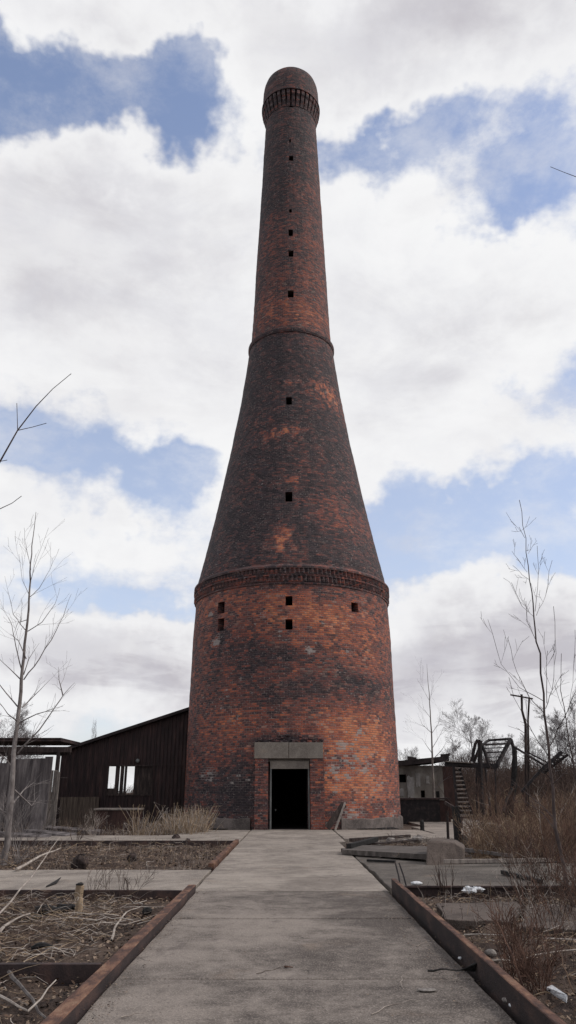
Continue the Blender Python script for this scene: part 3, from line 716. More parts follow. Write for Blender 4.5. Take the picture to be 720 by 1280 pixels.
# ================================================================ FAR LEFT CANOPY AND CONCRETE FENCE
YC = 33.5
root = empty('open_canopy', (at(40,1036,YC).x, YC, 0))
tag(root, 'flat dark open canopy roof on posts at the far left', 'canopy')
m = MB(); a = at(-60,925,YC); b = at(101,925,YC); b.x = at(101,925,YC+3.2).x
m.box((a.x,YC,b.z-.05),(b.x,YC+3.2,b.z+.05)); 
for i in range(60):
    x = a.x+(b.x-a.x)*i/60; m.box((x,YC-.05,b.z+.05),(x+.08,YC+3.2,b.z+.09))
m.build('roof', M['rust_dark'], root)
z2 = at(0,937,YC).z
MB().box((a.x,YC+.1,z2-.1),(at(88,930,YC).x,YC+.28,z2+.12)).build('beam', M['wood_dark'], root); MB().box((a.x,YC+2.6,z2-.1),(b.x-.3,YC+2.8,z2+.2)).build('beam', M['wood_dark'], root); m = MB().bar((a.x,YC+.2,z2-.35),(at(70,950,YC).x,YC+.2,z2-.05),.12)
m.build('beam', M['wood_dark'], root)
for px_ in (-40, 8, 70):
    x = at(px_,960,YC).x; MB().box((x-.07,YC+.1,-.2),(x+.07,YC+.25,z2-.1)).build('post', M['wood_dark'], root)
YP = 32.6
root = empty('concrete_fence', (at(30,1036,YP).x, YP, 0))
tag(root, 'stained grey concrete panel fence under the canopy at far left', 'fence')
xs_ = [at(q,990,YP).x for q in (-60,-25,8,36,52,61)]
zt0 = at(0,955,YP).z; zt1 = at(60,943,YP).z
for i,(x0,x1) in enumerate(zip(xs_,xs_[1:])):
    m = MB(); za = zt0+(zt1-zt0)*i/5+rng.uniform(-.05,.05)
    m.box((x0+.01,YP+.04*rng.random(),-.2),(x1-.01,YP+.16,za),0,jit=.015); m.build('panel', M['fence_conc'], root)
root = empty('slatted_gate', (at(69,1036,YP).x, YP+.6, 0))
tag(root, 'pale upright slatted gate between concrete fence and corrugated shed', 'gate')
for q0,q1 in ((62.5,66.5),(67.5,71),(71.6,75)):
    m = MB(); a = at(q0,965,YP+.6); b = at(q1,965,YP+.6); m.box((a.x,YP+.6,-.2),(b.x,YP+.65,a.z+rng.uniform(-.1,.1)),0,jit=.01); m.build('slat', M['plank_pale'], root)
MB().box((at(62,1,YP+.7).x if False else at(62,985,YP+.7).x,YP+.66,1.2),(at(76,985,YP+.7).x,YP+.7,1.3)).build('rail', M['wood_dark'], root)
# concrete wedge + slabs lying in front of the fence
cpt = G(44,1042); m = MB(); s_ = .42; hz = at(43,1008,cpt.y).z
m.add([cpt+Vector((-s_,-.3,-.15)),cpt+Vector((s_*1.1,-.2,-.15)),cpt+Vector((s_*.8,.4,-.15)),cpt+Vector((-s_*.7,.4,-.15)),cpt+Vector((-.05,.05,hz)),cpt+Vector((.03,.08,hz-.02))],[(0,1,5,4),(1,2,5),(2,3,4,5),(3,0,4)])
thing1(m,'concrete_wedge',M['fence_conc'],'grey pointed concrete wedge standing before the fence at far left','concrete',cpt)
for i,(x,y,sx,sy,r_) in enumerate(((20,1046,1.2,.5,.2),(62,1044,.9,.4,-.3),(92,1040,1.1,.5,.1))):
    c = G(x,y); m = MB().box(c-Vector((sx,sy,.1)),c+Vector((sx,sy,.12)),0,Matrix.Rotation(r_,3,'Z')@Matrix.Rotation(.08,3,'Y'),jit=.04)
    thing1(m,'concrete_slab',M['fence_conc'],['flat grey slab lying left of the pointed concrete wedge','flat grey slab lying right of the pointed concrete wedge','flat grey slab lying at the corner of the dark shed'][i],'concrete slab',c)

# ================================================================ RIGHT BUILDING
YR = 47.
r0, r1, r2 = at(470,955,YR), at(552,948,YR), at(563,948,YR+3)
root = empty('plaster_outbuilding', ((r0.x+r1.x)/2, YR, 0))
tag(root, 'low ruined outbuilding with peeling plaster and dark flat roof right of the chimney', 'building')
xe = r1.x; xw = r0.x-3; zt_ = at(530,957,YR).z
wn = [(at(499,968,YR).x,at(508,978,YR).x,at(500,978,YR).z,at(500,968,YR).z),(at(526,988,YR).x,at(531.5,997,YR).x,at(528,997,YR).z,at(528,988,YR).z)]
m = MB()
def wall_h(m, x0, x1, z0, z1, y, th_, hl):
    xs_ = sorted({x0,x1,*[q for h in hl for q in h[:2]]}); zs_ = sorted({z0,z1,*[q for h in hl for q in h[2:]]})
    for i in range(len(xs_)-1):
        for j in range(len(zs_)-1):
            xm, zm = (xs_[i]+xs_[i+1])/2, (zs_[j]+zs_[j+1])/2
            if any(h[0]<xm<h[1] and h[2]<zm<h[3] for h in hl): continue
            m.box((xs_[i],y,zs_[j]),(xs_[i+1],y+th_,zs_[j+1]))
wall_h(m, xw, xe, -.2, zt_, YR, .3, wn)
m.build('wall', M['plaster'], root)
m = MB().box((xe-.02,YR+.31,-.2),(xe+.28,YR+5,zt_-.02)); m.box((xe+.001,YR+.02,-.2),(xe+.62,YR+.30,zt_-.05)); m.box((xw,YR+4.8,-.2),(xe-.03,YR+5,zt_)); m.build('side_wall', M['redbox'], root)
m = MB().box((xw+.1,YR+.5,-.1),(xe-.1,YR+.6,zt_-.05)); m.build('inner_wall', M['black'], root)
m = MB(); zr0 = at(497,955,YR).z; zr1 = at(556,949,YR).z
yy0, yy1 = YR-.5, YR+5.4; xx0, xx1 = xw-.2, xe+.35
def rz(x): return zr0+(zr1-zr0)*(x-at(497,955,YR).x)/(at(556,949,YR).x-at(497,955,YR).x)
m.add([(x,y,rz(x)+d) for y in (yy0,yy1) for x in (xx0,xx1) for d in (-.12,.16)],[(0,1,3,2),(4,6,7,5),(0,4,5,1),(2,3,7,6),(1,5,7,3),(0,2,6,4)])
for q, hh in ((514,.16),(555,.15)):
    p = at(q,950,YR); m.box((p.x-.25,YR-.5,rz(p.x)+.15),(p.x+.25,YR-.1,rz(p.x)+.15+hh),0,jit=.06)
m.build('roof', M['roofing'], root)
for (x0,y0,x1,y1) in ((508,969,519,999),(519,966,526,984),(532,970,537,980),(498,985,505,996)):
    a = at(x0,y0,YR-.03); b = at(x1,y1,YR-.03); cx_, cz_ = (a.x+b.x)/2, (a.z+b.z)/2
    m = MB(); pts = []
    for i in range(16):
        t_ = 2*math.pi*i/16; k = rng.uniform(.82,1.08); c_, s__ = math.cos(t_), math.sin(t_); q = 1/max(abs(c_),abs(s__))
        pts.append((cx_+c_*q*k*(b.x-a.x)/2*.95, cz_+s__*q*k*(a.z-b.z)/2*.95))
    m.add([(p,YR-.035,z) for p,z in pts]+[(p,YR+.0,z) for p,z in pts],[tuple(range(16))]+[(i,(i+1)%16,16+(i+1)%16,16+i) for i in range(16)])
    if (x0, x1) != (521,528): pass
    m.build('plaster_patch', M['plaster_pale'], root)
m = MB().box((at(545,990,YR).x,YR-.04,at(540,997,YR).z),(at(549,990,YR).x,YR-.002,at(540,989,YR).z)); m.build('vent', M['black'], root)
# dark low enclosure before it
yk = 43.
a = at(480,998,yk); b = at(551,1025,yk); c = at(562,1000,yk+1)
root = empty('low_steel_tank', ((a.x+b.x)/2, yk, 0)); tag(root, 'long low black-brown steel tank before the ruined outbuilding', 'tank')
MB().box((a.x,yk,-.15),(b.x,yk+1.6,a.z-.06)).build('tank_wall', M['steel'], root)
MB().box((b.x+.002,yk+.02,-.15),(c.x-.2,yk+1.6,a.z-.10)).build('end_wall', M['redbox'], root)
MB().box((a.x-.1,yk-.06,a.z-.06),(c.x-.15,yk+1.66,a.z+.02)).build('rim', M['rust_dark'], root)

# ================================================================ STAIR AND STEEL GANTRY
YG = 41.
root = empty('steel_staircase', at(580,1020,YG).xy.to_3d()); tag(root, 'dark open steel staircase with pale treads beside the ruined outbuilding', 'staircase')
lt, lb = at(567,957,YG), at(572,1021,YG); rt, rb = at(573.5,957,YG+.3), at(590,1018,YG+.3)
MB().bar(lt, lb, .10, .16).build('stringer', M['steel'], root); MB().bar(rt, rb, .10, .16).build('stringer', M['steel'], root)
for i in range(12):
    k = (i+.6)/12; p = lt.lerp(lb,k); q = rt.lerp(rb,k)
    m = MB().box((p.x+.03,YG-.05+k*.0,p.z-.02),(q.x-.03,YG+.34,p.z+.035)); m.build('tread', M['plank_pale'], root)
    if i == 0: pass
m = MB()
for i in range(12):
    k = (i+.6)/12+.035; p = lt.lerp(lb,k); q = rt.lerp(rb,k); m.box((p.x+.03,YG+.31,p.z-.05),(q.x-.03,YG+.335,p.z+.0))
m.build('riser', M['steel'], root)
root = empty('steel_gantry', at(605,1018,YG).xy.to_3d()); tag(root, 'black skeleton steel gantry frame with slatted walkway right of the stairs', 'gantry')
def px(x, y, dY=0): return at(x, y, YG+dY)
m = MB()
m.bar(px(556,953.5), px(623,957.5), .12, .20); m.bar(px(556,956.5,.9), px(621,960,.9), .10, .12)
m.build('walkway_beam', M['steel'], root)
m = MB().bar(px(556,952,.05), px(590,954,.05), .5, .03); m.build('walkway_plate', M['plank_pale'], root)
for pts in ([(589.5,952,0),(594,930,0),(597,925,0),(600,926,0)], [(600,926,0),(606,940,0),(611,957,0)], [(592,953,.8),(598,938,.8),(602,932,.8)]):
    MB().tube([px(*p) for p in pts], .085, 6).build('brace', M['steel'], root)
for pts in ([(600,926),(600,955),(602.5,1006)], [(596,957),(595.5,1000)], [(606,957),(612,1005)], [(619,960),(619.5,1008)]):
    w_ = .13 if pts[0][0]==600 else .055
    MB().tube([px(*p) for p in pts]+[px(*pts[-1])+Vector((0,0,-.6))], w_, 6).build('post', M['steel'], root)
# slatted trapezoid panel
TL, TR, BR_, BL = px(607,931,0), px(638.5,924,1.5), px(622,957,0), px(603,958,0)
MB().bar(px(610,925.5,1.5), px(638.5,923.5,1.5), .12, .12).build('top_rail', M['steel'], root)
MB().bar(px(602,931,0), px(638,929.5,.8), .10, .10).build('rail', M['steel'], root)
MB().bar(px(638,924,1.2), px(621,957,0), .17, .14).build('side_rail', M['steel'], root)
MB().bar(px(610,926,1.2), px(602,932,0), .10, .10).build('side_rail', M['steel'], root)
for ya in (935.5,941,947,952):
    k = (ya-924)/33
    MB().bar(px(602.5+7*k,ya,.2), px(638-16.5*k,ya-1.2,1-k), .05, .045 if ya != 941 else .07).build('slat', M['steel'], root)
MB().tube([px(638.5,924,1.2),px(642,935,1.2),px(643,960,1.2)], .10, 6).build('brace', M['steel'], root)
# heavy leaning post + broken beams
yq = 40.
root = empty('charred_post', at(640,1016,yq).xy.to_3d()); tag(root, 'thick charred timber post leaning by the right end of the gantry', 'post')
m = MB().tube([at(643.5,933,yq),at(643.5,955,yq),at(643,980,yq),at(639,1000,yq),at(636,1022,yq)],[.10,.15,.17,.19,.22],7); m.build('post', M['char'], root)
MB().tube([at(641,985,yq-.1),at(633,1000,yq-.5),at(629,1015,yq-.8)],.08,6).build('strut', M['char'], root)
yq = 38.
root = empty('fallen_lattice', at(690,1000,yq).xy.to_3d()); tag(root, 'collapsed dark roof lattice slanting down behind the right sapling', 'wreckage')
MB().bar(at(645,935,yq+1), at(681,957,yq), .09, .09).build('beam', M['steel'], root)
MB().bar(at(661,941,yq+2), at(692,957,yq+1), .06, .06).build('beam', M['steel'], root)
m = MB(); A_, B_, C_, D_ = at(674,965,yq), at(702,940,yq), at(710,943,yq+.8), at(680,966,yq+1.4)
m.bar(A_, B_, .14, .16); m.bar(D_, C_, .1, .12); m.bar(at(652,990,yq), A_, .12, .12)
for i in range(9): m.bar(A_.lerp(B_,i/8), D_.lerp(C_,i/8), .05, .05)
m.build('panel_frame', M['steel'], root)
m = MB()
for i in range(14):
    p = A_.lerp(B_,.4+.6*rng.random()); m.tube([p,p+Vector((rng.uniform(-.5,.3),.1,-.4)),p+Vector((rng.uniform(-.8,.3),.1,-1-rng.random()))],.012,3)
m.build('torn_strip', M['rust_dark'], root)
# two tall poles with crossbar
yq = 40.
root = empty('twin_pole', at(656,1005,yq).xy.to_3d()); tag(root, 'pair of tall dark poles joined by a crossbar behind the right sapling', 'pole')
MB().tube([at(652,868,yq),at(652.5,888,yq),at(657,905,yq),at(657.5,960,yq),at(658,1010,yq)],[.06,.06,.07,.08,.08],6).build('pole', M['wood_dark'], root)
MB().tube([at(661.5,873,yq),at(660,900,yq),at(661,960,yq),at(661,1010,yq)],[.05,.05,.06,.06],6).build('pole', M['wood_dark'], root)
MB().bar(at(638,868.5,yq-.1), at(666,873.5,yq-.1), .06, .07).build('crossbar', M['wood_dark'], root)
# short posts by the rubble
yq = 24.6
root = empty('short_post_frame', G(570,1056)); tag(root, 'short thick black post with thin post and top rail behind the concrete block', 'post frame')
MB().box((at(566.5,1010,yq).x,yq,-.2),(at(574.5,1010,yq).x,yq+.2,at(570,1008,yq).z)).build('post', M['char'], root)
MB().tube([at(560,1052,yq+.6)+Vector((0,0,-.2)),at(559,1014,yq+.6)],.045,6).build('thin_post', M['wood_dark'], root)
MB().bar(at(556,1003,yq+.5),at(577,1016,yq+.1),.07,.09).build('rail', M['wood_dark'], root)
MB().blob(G(579,1056)+Vector((0,0,.1)),.17,0).build('foot', M['char'], root)
p = G(528,1038); thing1(MB().tube([p+Vector((0,0,-.1)),p+Vector((0,0,.32)),p+Vector((.01,0,.42))],[.09,.09,.04],8),'bollard',M['char'],'small dark bollard on the pale walk right of the chimney','bollard',p)
p = G(577,1035); thing1(MB().tube([p+Vector((0,0,-.1)),p+Vector((0,0,.3)),p+Vector((.06,0,.42))],[.08,.07,.05],8),'bollard',M['rust_dark'],'small rusty bollard beyond the thick black post','bollard',p)

# ================================================================ RUBBLE AND TIMBERS RIGHT OF THE PATH
c0 = G(532,1082); c1 = G(582,1080); ytop = 19.2
m = MB()
A = [at(531,1083,18.0),at(578,1081,18.2),at(580,1060,18.3),at(568,1053,18.4),at(545,1050,18.4),at(534,1051,18.3)]
B = [p+Vector((.25,1.0,.0)) for p in A]
A[0].z = A[1].z = B[0].z = B[1].z = -.2
m.add(A+B,[(0,1,2,3,4,5)]+[(i,6+i,6+(i+1)%6,(i+1)%6) for i in range(6)]+[tuple(reversed(range(6,12)))])
thing1(m,'concrete_block',M['block'],'big brown chipped concrete block right of the junction','concrete block',A[0],bevel=.04)
def beam(x0,y0,x1,y1,w,h,mt,label,cat='beam',z0=.06,z1=.06,name='timber_beam',group=None):
    a = G(x0,y0,z0); b = G(x1,y1,z1); m = MB(); N = 8
    for i in range(N):
        pass
    m.bar(a,b,w,h); return thing1(m,name,mt,label,cat,(a+b)/2,group,bevel=.008)
a = G(427,1062,.12); b = G(535,1068,.16)
m = MB(); a2, b2 = G(441,1056,.14), G(535,1058,.2)
m.add([a,b,b2,a2]+[p-Vector((0,0,.11)) for p in (a,b,b2,a2)],[(0,1,2,3),(4,7,6,5),(0,4,5,1),(1,5,6,2),(2,6,7,3),(3,7,4,0)])
thing1(m,'timber_deck',M['deck'],'wide grey plank deck lying on rubble left of the concrete block','planks',a)
beam(428,1064,536,1071,.12,.14,M['wood_dark'],'dark beam along the near edge of the grey plank deck',z0=.02,z1=.03)
beam(438,1050,512,1045,.10,.10,M['wood_dark'],'thin dark beam behind the grey plank deck, upper of two',z0=.1,z1=.08)
beam(436,1058,470,1049,.14,.12,M['char'],'short charred beam crossing the left end of the plank deck',z0=.18,z1=.2)
beam(555,1077,690,1075,.07,.08,M['plank_pale'],'long pale pole lying right of the concrete block',z0=.1,z1=.1)
beam(540,1081,700,1079,.09,.08,M['char'],'long black beam lying just before the pale pole',z0=-.02,z1=-.02)
beam(459,1075.5,494,1077,.09,.05,M['char'],'short black steel bar lying on the dark slab','steel bar',z0=.03,z1=.03,name='steel_bar')
beam(628,1090,676,1102,.08,.07,M['char'],'black charred stick lying on dark slab near right sapling','stick',z0=.04,z1=.03,name='charred_stick')
beam(455,1070,540,1074,.06,.05,M['rust_dark'],'thin rusty bar under the plank deck','steel bar',z0=.0,z1=.0,name='steel_bar')
beam(580,1062,640,1070,.08,.08,M['wood_grey'],'grey timber lying behind the pale pole',z0=.15,z1=.1)
beam(450,1056,520,1050,.22,.04,M['wood_dark'],'dark board lying across the back of the plank deck','board',z0=.08,z1=.1,name='loose_board')
for i,(x0,y0,x1,y1) in enumerate(((501,1111,494,1078),(509,1112,499,1079))):
    a = G(x0,y0,-.05); b = at(x1,y1,a.y+.35); thing1(MB().tube([a,(a+b)/2+Vector((.01,0,0)),b],.014,5),'rebar_stake',M['steel'],['left of two thin black stakes at the end of the right edging beam','right of two thin black stakes at the end of the right edging beam'][i],'stake',a,'thin stakes at the beam end')
for i,(x,y,s_) in enumerate(((473,1056,.10),(489,1052,.14),(505,1053,.12),(522,1051,.18),(600,1058,.16),(612,1064,.2),(590,1066,.13))):
    c = G(x,y); thing1(MB().blob(c+Vector((0,0,s_*.3)),s_,0,7,5,.25,(1.3,1,.6)),'rubble_stone',M['rock'],'lump of grey rubble around the plank deck and concrete block','stone',c,'rubble stones by the deck')
# flat dark fallen sheet on path right of beam
a = G(555,1210,.01); b = G(600,1202,.06)
m = MB().add([G(535,1213,.01),G(565,1214,.02),G(602,1203,.11),G(590,1212,.01),G(560,1218,.005)],[(0,4,1),(1,4,3),(1,3,2)]) if False else MB()
vv = [G(575,1212,.012),G(592,1214,.012),G(601,1208,.05),G(603,1196,.13),G(597,1203,.10)]
m.add(vv+[p-Vector((0,0,.008)) for p in vv],[(0,1,2,3,4),(9,8,7,6,5)]+[(i,5+i,5+(i+1)%5,(i+1)%5) for i in range(5)])
thing1(m,'metal_scrap',M['char'],'bent black metal scrap against the foot of the right edging beam','scrap',vv[0])
# litter
def flatblob(x,y,sx,sy,sz,mt,name,label,cat,rz_=0,zz=0.,seg=9):
    c = G(x,y,zz); m = MB().blob((0,0,0),1,0,seg,6,.12,(sx,sy,sz)); rt_ = Matrix.Rotation(rz_,3,'Z')
    m.v = [tuple(c+rt_@Vector(q)+Vector((0,0,sz*.8))) for q in m.v]
    return thing1(m,name,mt,label,cat,c,smooth=True)
flatblob(534,1239,.085,.04,.012,M['rock'],'flat_stone','flat pale stone lying on the near path by the right beam','stone',.05)
flatblob(636,1254,.06,.028,.02,M['rock'],'pale_pebble','grey stone at foot of the right edging beam near bottom edge','stone',-.9)
flatblob(640,1259,.025,.02,.015,M['white'],'white_scrap','white plastic scrap at foot of the right edging beam near bottom edge','litter',-.9)
flatblob(575,1199,.02,.015,.012,M['white'],'white_scrap','tiny white scrap on the path beside the bent black metal','litter')
flatblob(521,1106,.11,.045,.032,M['white'],'plastic_bottle','crushed white plastic bottle beside the two black stakes','litter',.1,0)
root = empty('plastic_bag', G(590,1112)); tag(root,'crumpled white plastic bag lying in the right bed','litter')
m = MB()
for i in range(13): m.blob(G(581+i*1.7,1111.5+rng.uniform(-1.6,1.6),rng.random()*.03),.05*rng.uniform(.7,1.3),0,5,4,.5,(1.2,1,.7))
m.build('bag', M['white'], root)
m = MB(); vv = [G(683,1234,-.05),G(690,1231,-.03),G(709,1244,-.02),G(708,1250,-.05),G(694,1242,-.06)]
m.add(vv+[p-Vector((0,0,.02)) for p in vv],[(0,4,3,2,1)[::-1]]+[(i,5+i,5+(i+1)%5,(i+1)%5) for i in range(5)])
thing1(m,'white_shard',M['white'],'curved white plastic shard lying in the right bed near the bottom','litter',vv[0])
flatblob(614,1196,.06,.05,.04,M['rock'],'round_stone','round pinkish stone just behind the right edging beam','stone',0,-.08)
# stump and charred logs in left bed
c = G(98,1127,-.12); root = empty('timber_stump', c); tag(root,'short pale broken timber stub standing in the left bed','stump')
zt1_ = at(98,1104,c.y).z
MB().tube([c+Vector((0,0,-.1)),c+Vector((0,0,.12)),Vector((c.x+.01,c.y,zt1_-.03))],[.075,.07,.068],7).build('stub', M['straw'], root)
MB().blob((c.x,c.y,zt1_-.02),.06,0,7,5,.2,(1,1,.5)).build('charred_top', M['char'], root)
c = G(98,1142,-.12); thing1(MB().tube([c+Vector((0,0,-.1)),c+Vector((0,.0,.1)),c+Vector((.02,0,.2))],[.06,.055,.03],6),'cut_stub',M['straw'],'smaller pale stub before the broken timber stub','stump',c)
for i,(x,y,L,r_,hh) in enumerate(((66,1140,.5,.07,.2),(85,1138,.35,.05,-.3),(52,1188,.22,.035,0),(184,1141,.12,.06,0),(38,1148,.3,.04,.1))):
    c = G(x,y,-.1); m = MB(); pts=[c+Vector((L*(k-.5),hh*(k-.5)*.6,rng.uniform(-.01,.05))) for k in (0,.3,.6,1)]
    m.tube(pts,[r_*.6,r_,r_*.9,r_*.5],7)
    thing1(m,'charred_log',M['char'],['longest charred log in the left bed behind the pale stub','charred log right of the pale stub','small charred stick low in the left bed','black lump beside the left edging beam','charred stick at the left end of the longest log'][i],'log',c)
a = G(58,1108,.02); b = G(76,1097,.05); thing1(MB().tube([a,(a+b)/2+Vector((.02,0,-.02)),b],[.01,.035,.008],5),'bark_strip',M['char'],'black curved bark strip on the left cross walk','bark',a)
for i,(x,y,r_) in enumerate(((220,1049,.17),(100,1079,.2),(235,1052,.1),(165,1072,.12))):
    c = G(x,y,-.02); thing1(MB().blob(c,r_,0,8,6,.22,(1,.9,.9)),'earth_clod',M['wood_dark'],['dark round clod at the far edge of the far left bed','dark round clod at the near edge of the far left bed','smallest dark clod near the corner of the far left bed','dark clod in the middle of the far left bed'][i],'clod',c)

# ================================================================ TREES
def grow(mt_, mc_, p, d, L, r, depth, rg, maxd=3, up=.25, spread=.6, nch=5, segs=5, start=.3, n=4, rmin=.004, tcut=1):
    """recursive bare branch; coarse wood into mt_, twigs into mc_"""
    pts = [p.copy()]; rad = [r]; q = p.copy(); dd = d.normalized()
    for i in range(segs):
        dd = (dd+Vector((rg.gauss(0,.055),rg.gauss(0,.055),rg.gauss(0,.04)+up*.10))).normalized()
        q = q+dd*(L/segs); pts.append(q.copy()); rad.append(max(rmin, r*(1-.85*(i+1)/segs)))
    (mt_ if depth < tcut else mc_).tube(pts, rad, n if depth < 2 else 3)
    if depth >= maxd: return
    for i in range(nch):
        k = start+(1-start)*(i+rg.random())/nch; f_ = k*segs; j = min(int(f_), segs-1)
        b = pts[j].lerp(pts[j+1], f_-j); rr = rad[j]+(rad[j+1]-rad[j])*(f_-j)
        ax = (pts[j+1]-pts[j]).normalized(); s_ = ax.cross(Vector((rg.gauss(0,1),rg.gauss(0,1),rg.gauss(0,1)))).normalized()
        nd = (ax*(1-spread*.4)+s_*spread+Vector((0,0,up*.5))).normalized()
        grow(mt_, mc_, b, nd, L*rg.uniform(.42,.68)*(1.2-k*.55), max(rmin, rr*.6), depth+1, rg, maxd, up, spread, nch, max(3, segs-1), .2, n, rmin, tcut)
def zz(mm, depth_Y, k, ox, oy):
    return lambda x, y, dY=0: at(ox+x*k, oy+y*k, depth_Y+dY)
def sapling(name, label, Y, trunk, limbs, conv, r0, mats, seed, group=None, twig=True, L0=.9):
    rg = random.Random(seed); mt_, mc_ = MB(), MB()
    tp = [conv(x, y) for x, y in trunk]; n = len(tp)
    base = tp[0]; root = empty(name, (base.x, base.y, base.z)); tag(root, label, 'tree', group)
    fp = []; 
    for a, b in zip(tp, tp[1:]):
        for q in range(3): fp.append(a.lerp(b, q/3)+Vector((rg.gauss(0,.01),rg.gauss(0,.02),0)))
    fp.append(tp[-1]); n = len(fp); H = fp[-1].z-fp[0].z
    fr = [max(.005, r0*(1-.93*((p.z-fp[0].z)/H)**.85)) for p in fp]
    mt_.tube(fp, fr, 8)
    for lim in limbs:
        dep = rg.uniform(-1.2, 1.2); k = len(lim); lp = [conv(x, y, dep*i/max(1,k-1)*.8) for i, (x, y) in enumerate(lim)]
        a = lp[0]; near = min(range(n), key=lambda i: (fp[i]-a).length); r_ = fr[near]*.4
        L = sum((q-p_).length for p_, q in zip(lp, lp[1:]))
        pts = [];
        for a, b in zip(lp, lp[1:]):
            for q in range(3): pts.append(a.lerp(b, q/3)+(Vector((rg.gauss(0,.004*L),rg.gauss(0,.006*L),rg.gauss(0,.003*L))) if q else Vector()))
        pts.append(lp[-1]); kk = len(pts); rr = [max(.0035, r_*(1-.88*i/(kk-1))) for i in range(kk)]
        mc_.tube(pts, rr, 4)
        if twig:
            for i in range(int(2+L*1.8)):
                j = rg.randrange(1, kk-1) if kk > 2 else 0; ax = (pts[j+1]-pts[j]).normalized()
                s_ = ax.cross(Vector((rg.gauss(0,1),rg.gauss(0,1),rg.gauss(0,1)))).normalized()
                grow(mt_, mc_, pts[j].copy(), ax*.8+s_*.5+Vector((0,0,.12)), rg.uniform(.35,1.)*L0, rr[j]*.5, 2, rg, 3, .25, .5, 2, 3, .35, 3, .0025)
    mt_.build('trunk', mats[0], root, smooth=True); mc_.build('crown', mats[1], root)
    return root
cv = zz(None, 19.0, .328, 0, 640)
sapling('bare_sapling', 'tall leafless grey sapling at the left edge in the far left bed', 19, [(12,1345),(25,1270),(45,1050),(60,870),(75,730),(88,600),(100,455),(112,330),(118,230),(122,130),(137,0)],
 [[(112,325),(150,290),(190,220),(225,140)],[(108,310),(85,260),(72,160)],[(118,260),(140,180),(185,60)],[(118,220),(95,110),(92,60)],[(105,455),(160,420),(210,350),(228,290)],[(97,450),(50,390),(18,245)],
  [(90,640),(150,560),(215,450),(250,370),(272,312)],[(82,600),(60,510),(45,430),(32,400)],[(80,640),(40,600),(-20,545)],[(85,745),(130,700),(190,640)],[(70,745),(0,660),(-40,600)],
  [(68,920),(150,830),(240,700),(285,650)],[(240,700),(225,640),(222,590)],[(80,800),(140,770),(240,740)],[(50,1110),(90,1060),(130,1030)],[(40,1160),(0,1130),(-40,1050)],[(90,620),(110,560),(150,500)],[(100,560),(70,490),(40,465)],
  [(60,990),(20,940),(-30,900)],[(55,1060),(120,1120),(150,1080)],[(70,800),(30,770),(-20,700)],[(105,410),(70,420),(48,470)]], cv, .085, (M['bark_grey'],M['bark_grey']), 3)
cv = zz(None, 12.0, .328, 600, 620)
sapling('bare_sapling', 'tall thin leafless sapling leaning left at the right edge, foremost on that side', 12, [(372,1640),(330,1490),(290,1270),(270,1030),(245,830),(225,600),(207,460),(190,320),(172,160),(150,15)],
 [[(205,460),(160,420),(120,330)],[(215,455),(250,380),(275,245)],[(210,440),(222,300),(218,190)],[(190,320),(160,300),(125,265)],[(180,290),(150,250),(122,210)],[(183,220),(205,185)],[(215,555),(180,480),(175,400)],
  [(245,830),(190,770),(140,670),(105,540)],[(240,780),(150,730),(80,640),(30,470)],[(250,810),(275,740),(290,600),(280,420)],[(255,790),(252,650),(258,590)],[(262,960),(320,850),(366,740),(400,600)],[(265,1000),(200,900),(130,770),(110,690)],
  [(172,160),(160,140),(148,118)],[(270,1080),(200,1000),(90,930)],[(285,1230),(200,1150),(70,1040)],[(275,1100),(340,1040),(420,960)],[(300,1290),(240,1210),(150,1150)]], cv, .034, (M['bark_dark'],M['bark_dark']), 5, L0=.45)
cv = zz(None, 15.0, .328, 600, 620)
sapling('bare_sapling', 'slim leafless sapling at the extreme right edge beyond the foremost one', 15, [(430,1450),(385,1150),(350,990),(325,840),(305,740),(310,600)],
 [[(335,860),(345,760),(360,620),(362,510)],[(325,830),(300,770),(285,720)],[(330,850),(370,780),(400,700)],[(360,1040),(330,960),(300,900)],[(350,1000),(400,900),(430,780)]], cv, .03, (M['bark_dark'],M['bark_dark']), 6, L0=.5)
cv = zz(None, 45.5, .1719, 500, 840)
sapling('bare_sapling', 'slender pale leafless tree before the plaster outbuilding', 45, [(247,1020),(245,850),(235,620),(225,350),(212,160),(195,-60)],
 [[(215,210),(170,130),(125,50)],[(218,200),(235,120),(245,40)],[(225,340),(175,270),(160,230)],[(232,560),(290,460),(320,400)],[(232,590),(190,530),(160,480)],[(228,450),(280,380),(295,260)],[(226,440),(160,380),(130,300)],[(235,640),(310,560),(340,500)],[(247,860),(300,800),(370,750)],[(244,730),(280,690),(300,660)]], cv, .085, (M['plank_pale'],M['bark_far']), 8, L0=1.6)
# near trees standing just outside the picture, limbs reach in
def near_tree(name, label, base, toppts, limbs, r0, seed):
    rg = random.Random(seed); mt_, mc_ = MB(), MB(); root = empty(name, base); tag(root, label, 'tree')
    tp = [Vector(base)]+[Vector(p) for p in toppts]; k = len(tp)
    mt_.tube(tp, [r0*(1-.75*i/(k-1)) for i in range(k)], 8)
    for lp, r_ in limbs:
        kk = len(lp); mc_.tube(lp, [max(.003, r_*(1-.85*i/(kk-1))) for i in range(kk)], 5)
    for j in range(1, k):
        for i in range(4): grow(mt_, mc_, tp[j], Vector((rg.uniform(-1,.1)*(1 if base[0]<0 else -1), rg.gauss(0,.7), .8)), 1.1, r0*.3, 1, rg, 2, .3, .6, 4, 4, .2, 4, .004)
    mt_.build('trunk', M['bark_dark'], root, smooth=True); mc_.build('crown', M['bark_dark'], root)
Yn = 6.
b0 = at(0,577,Yn); j0 = at(22,538,Yn)
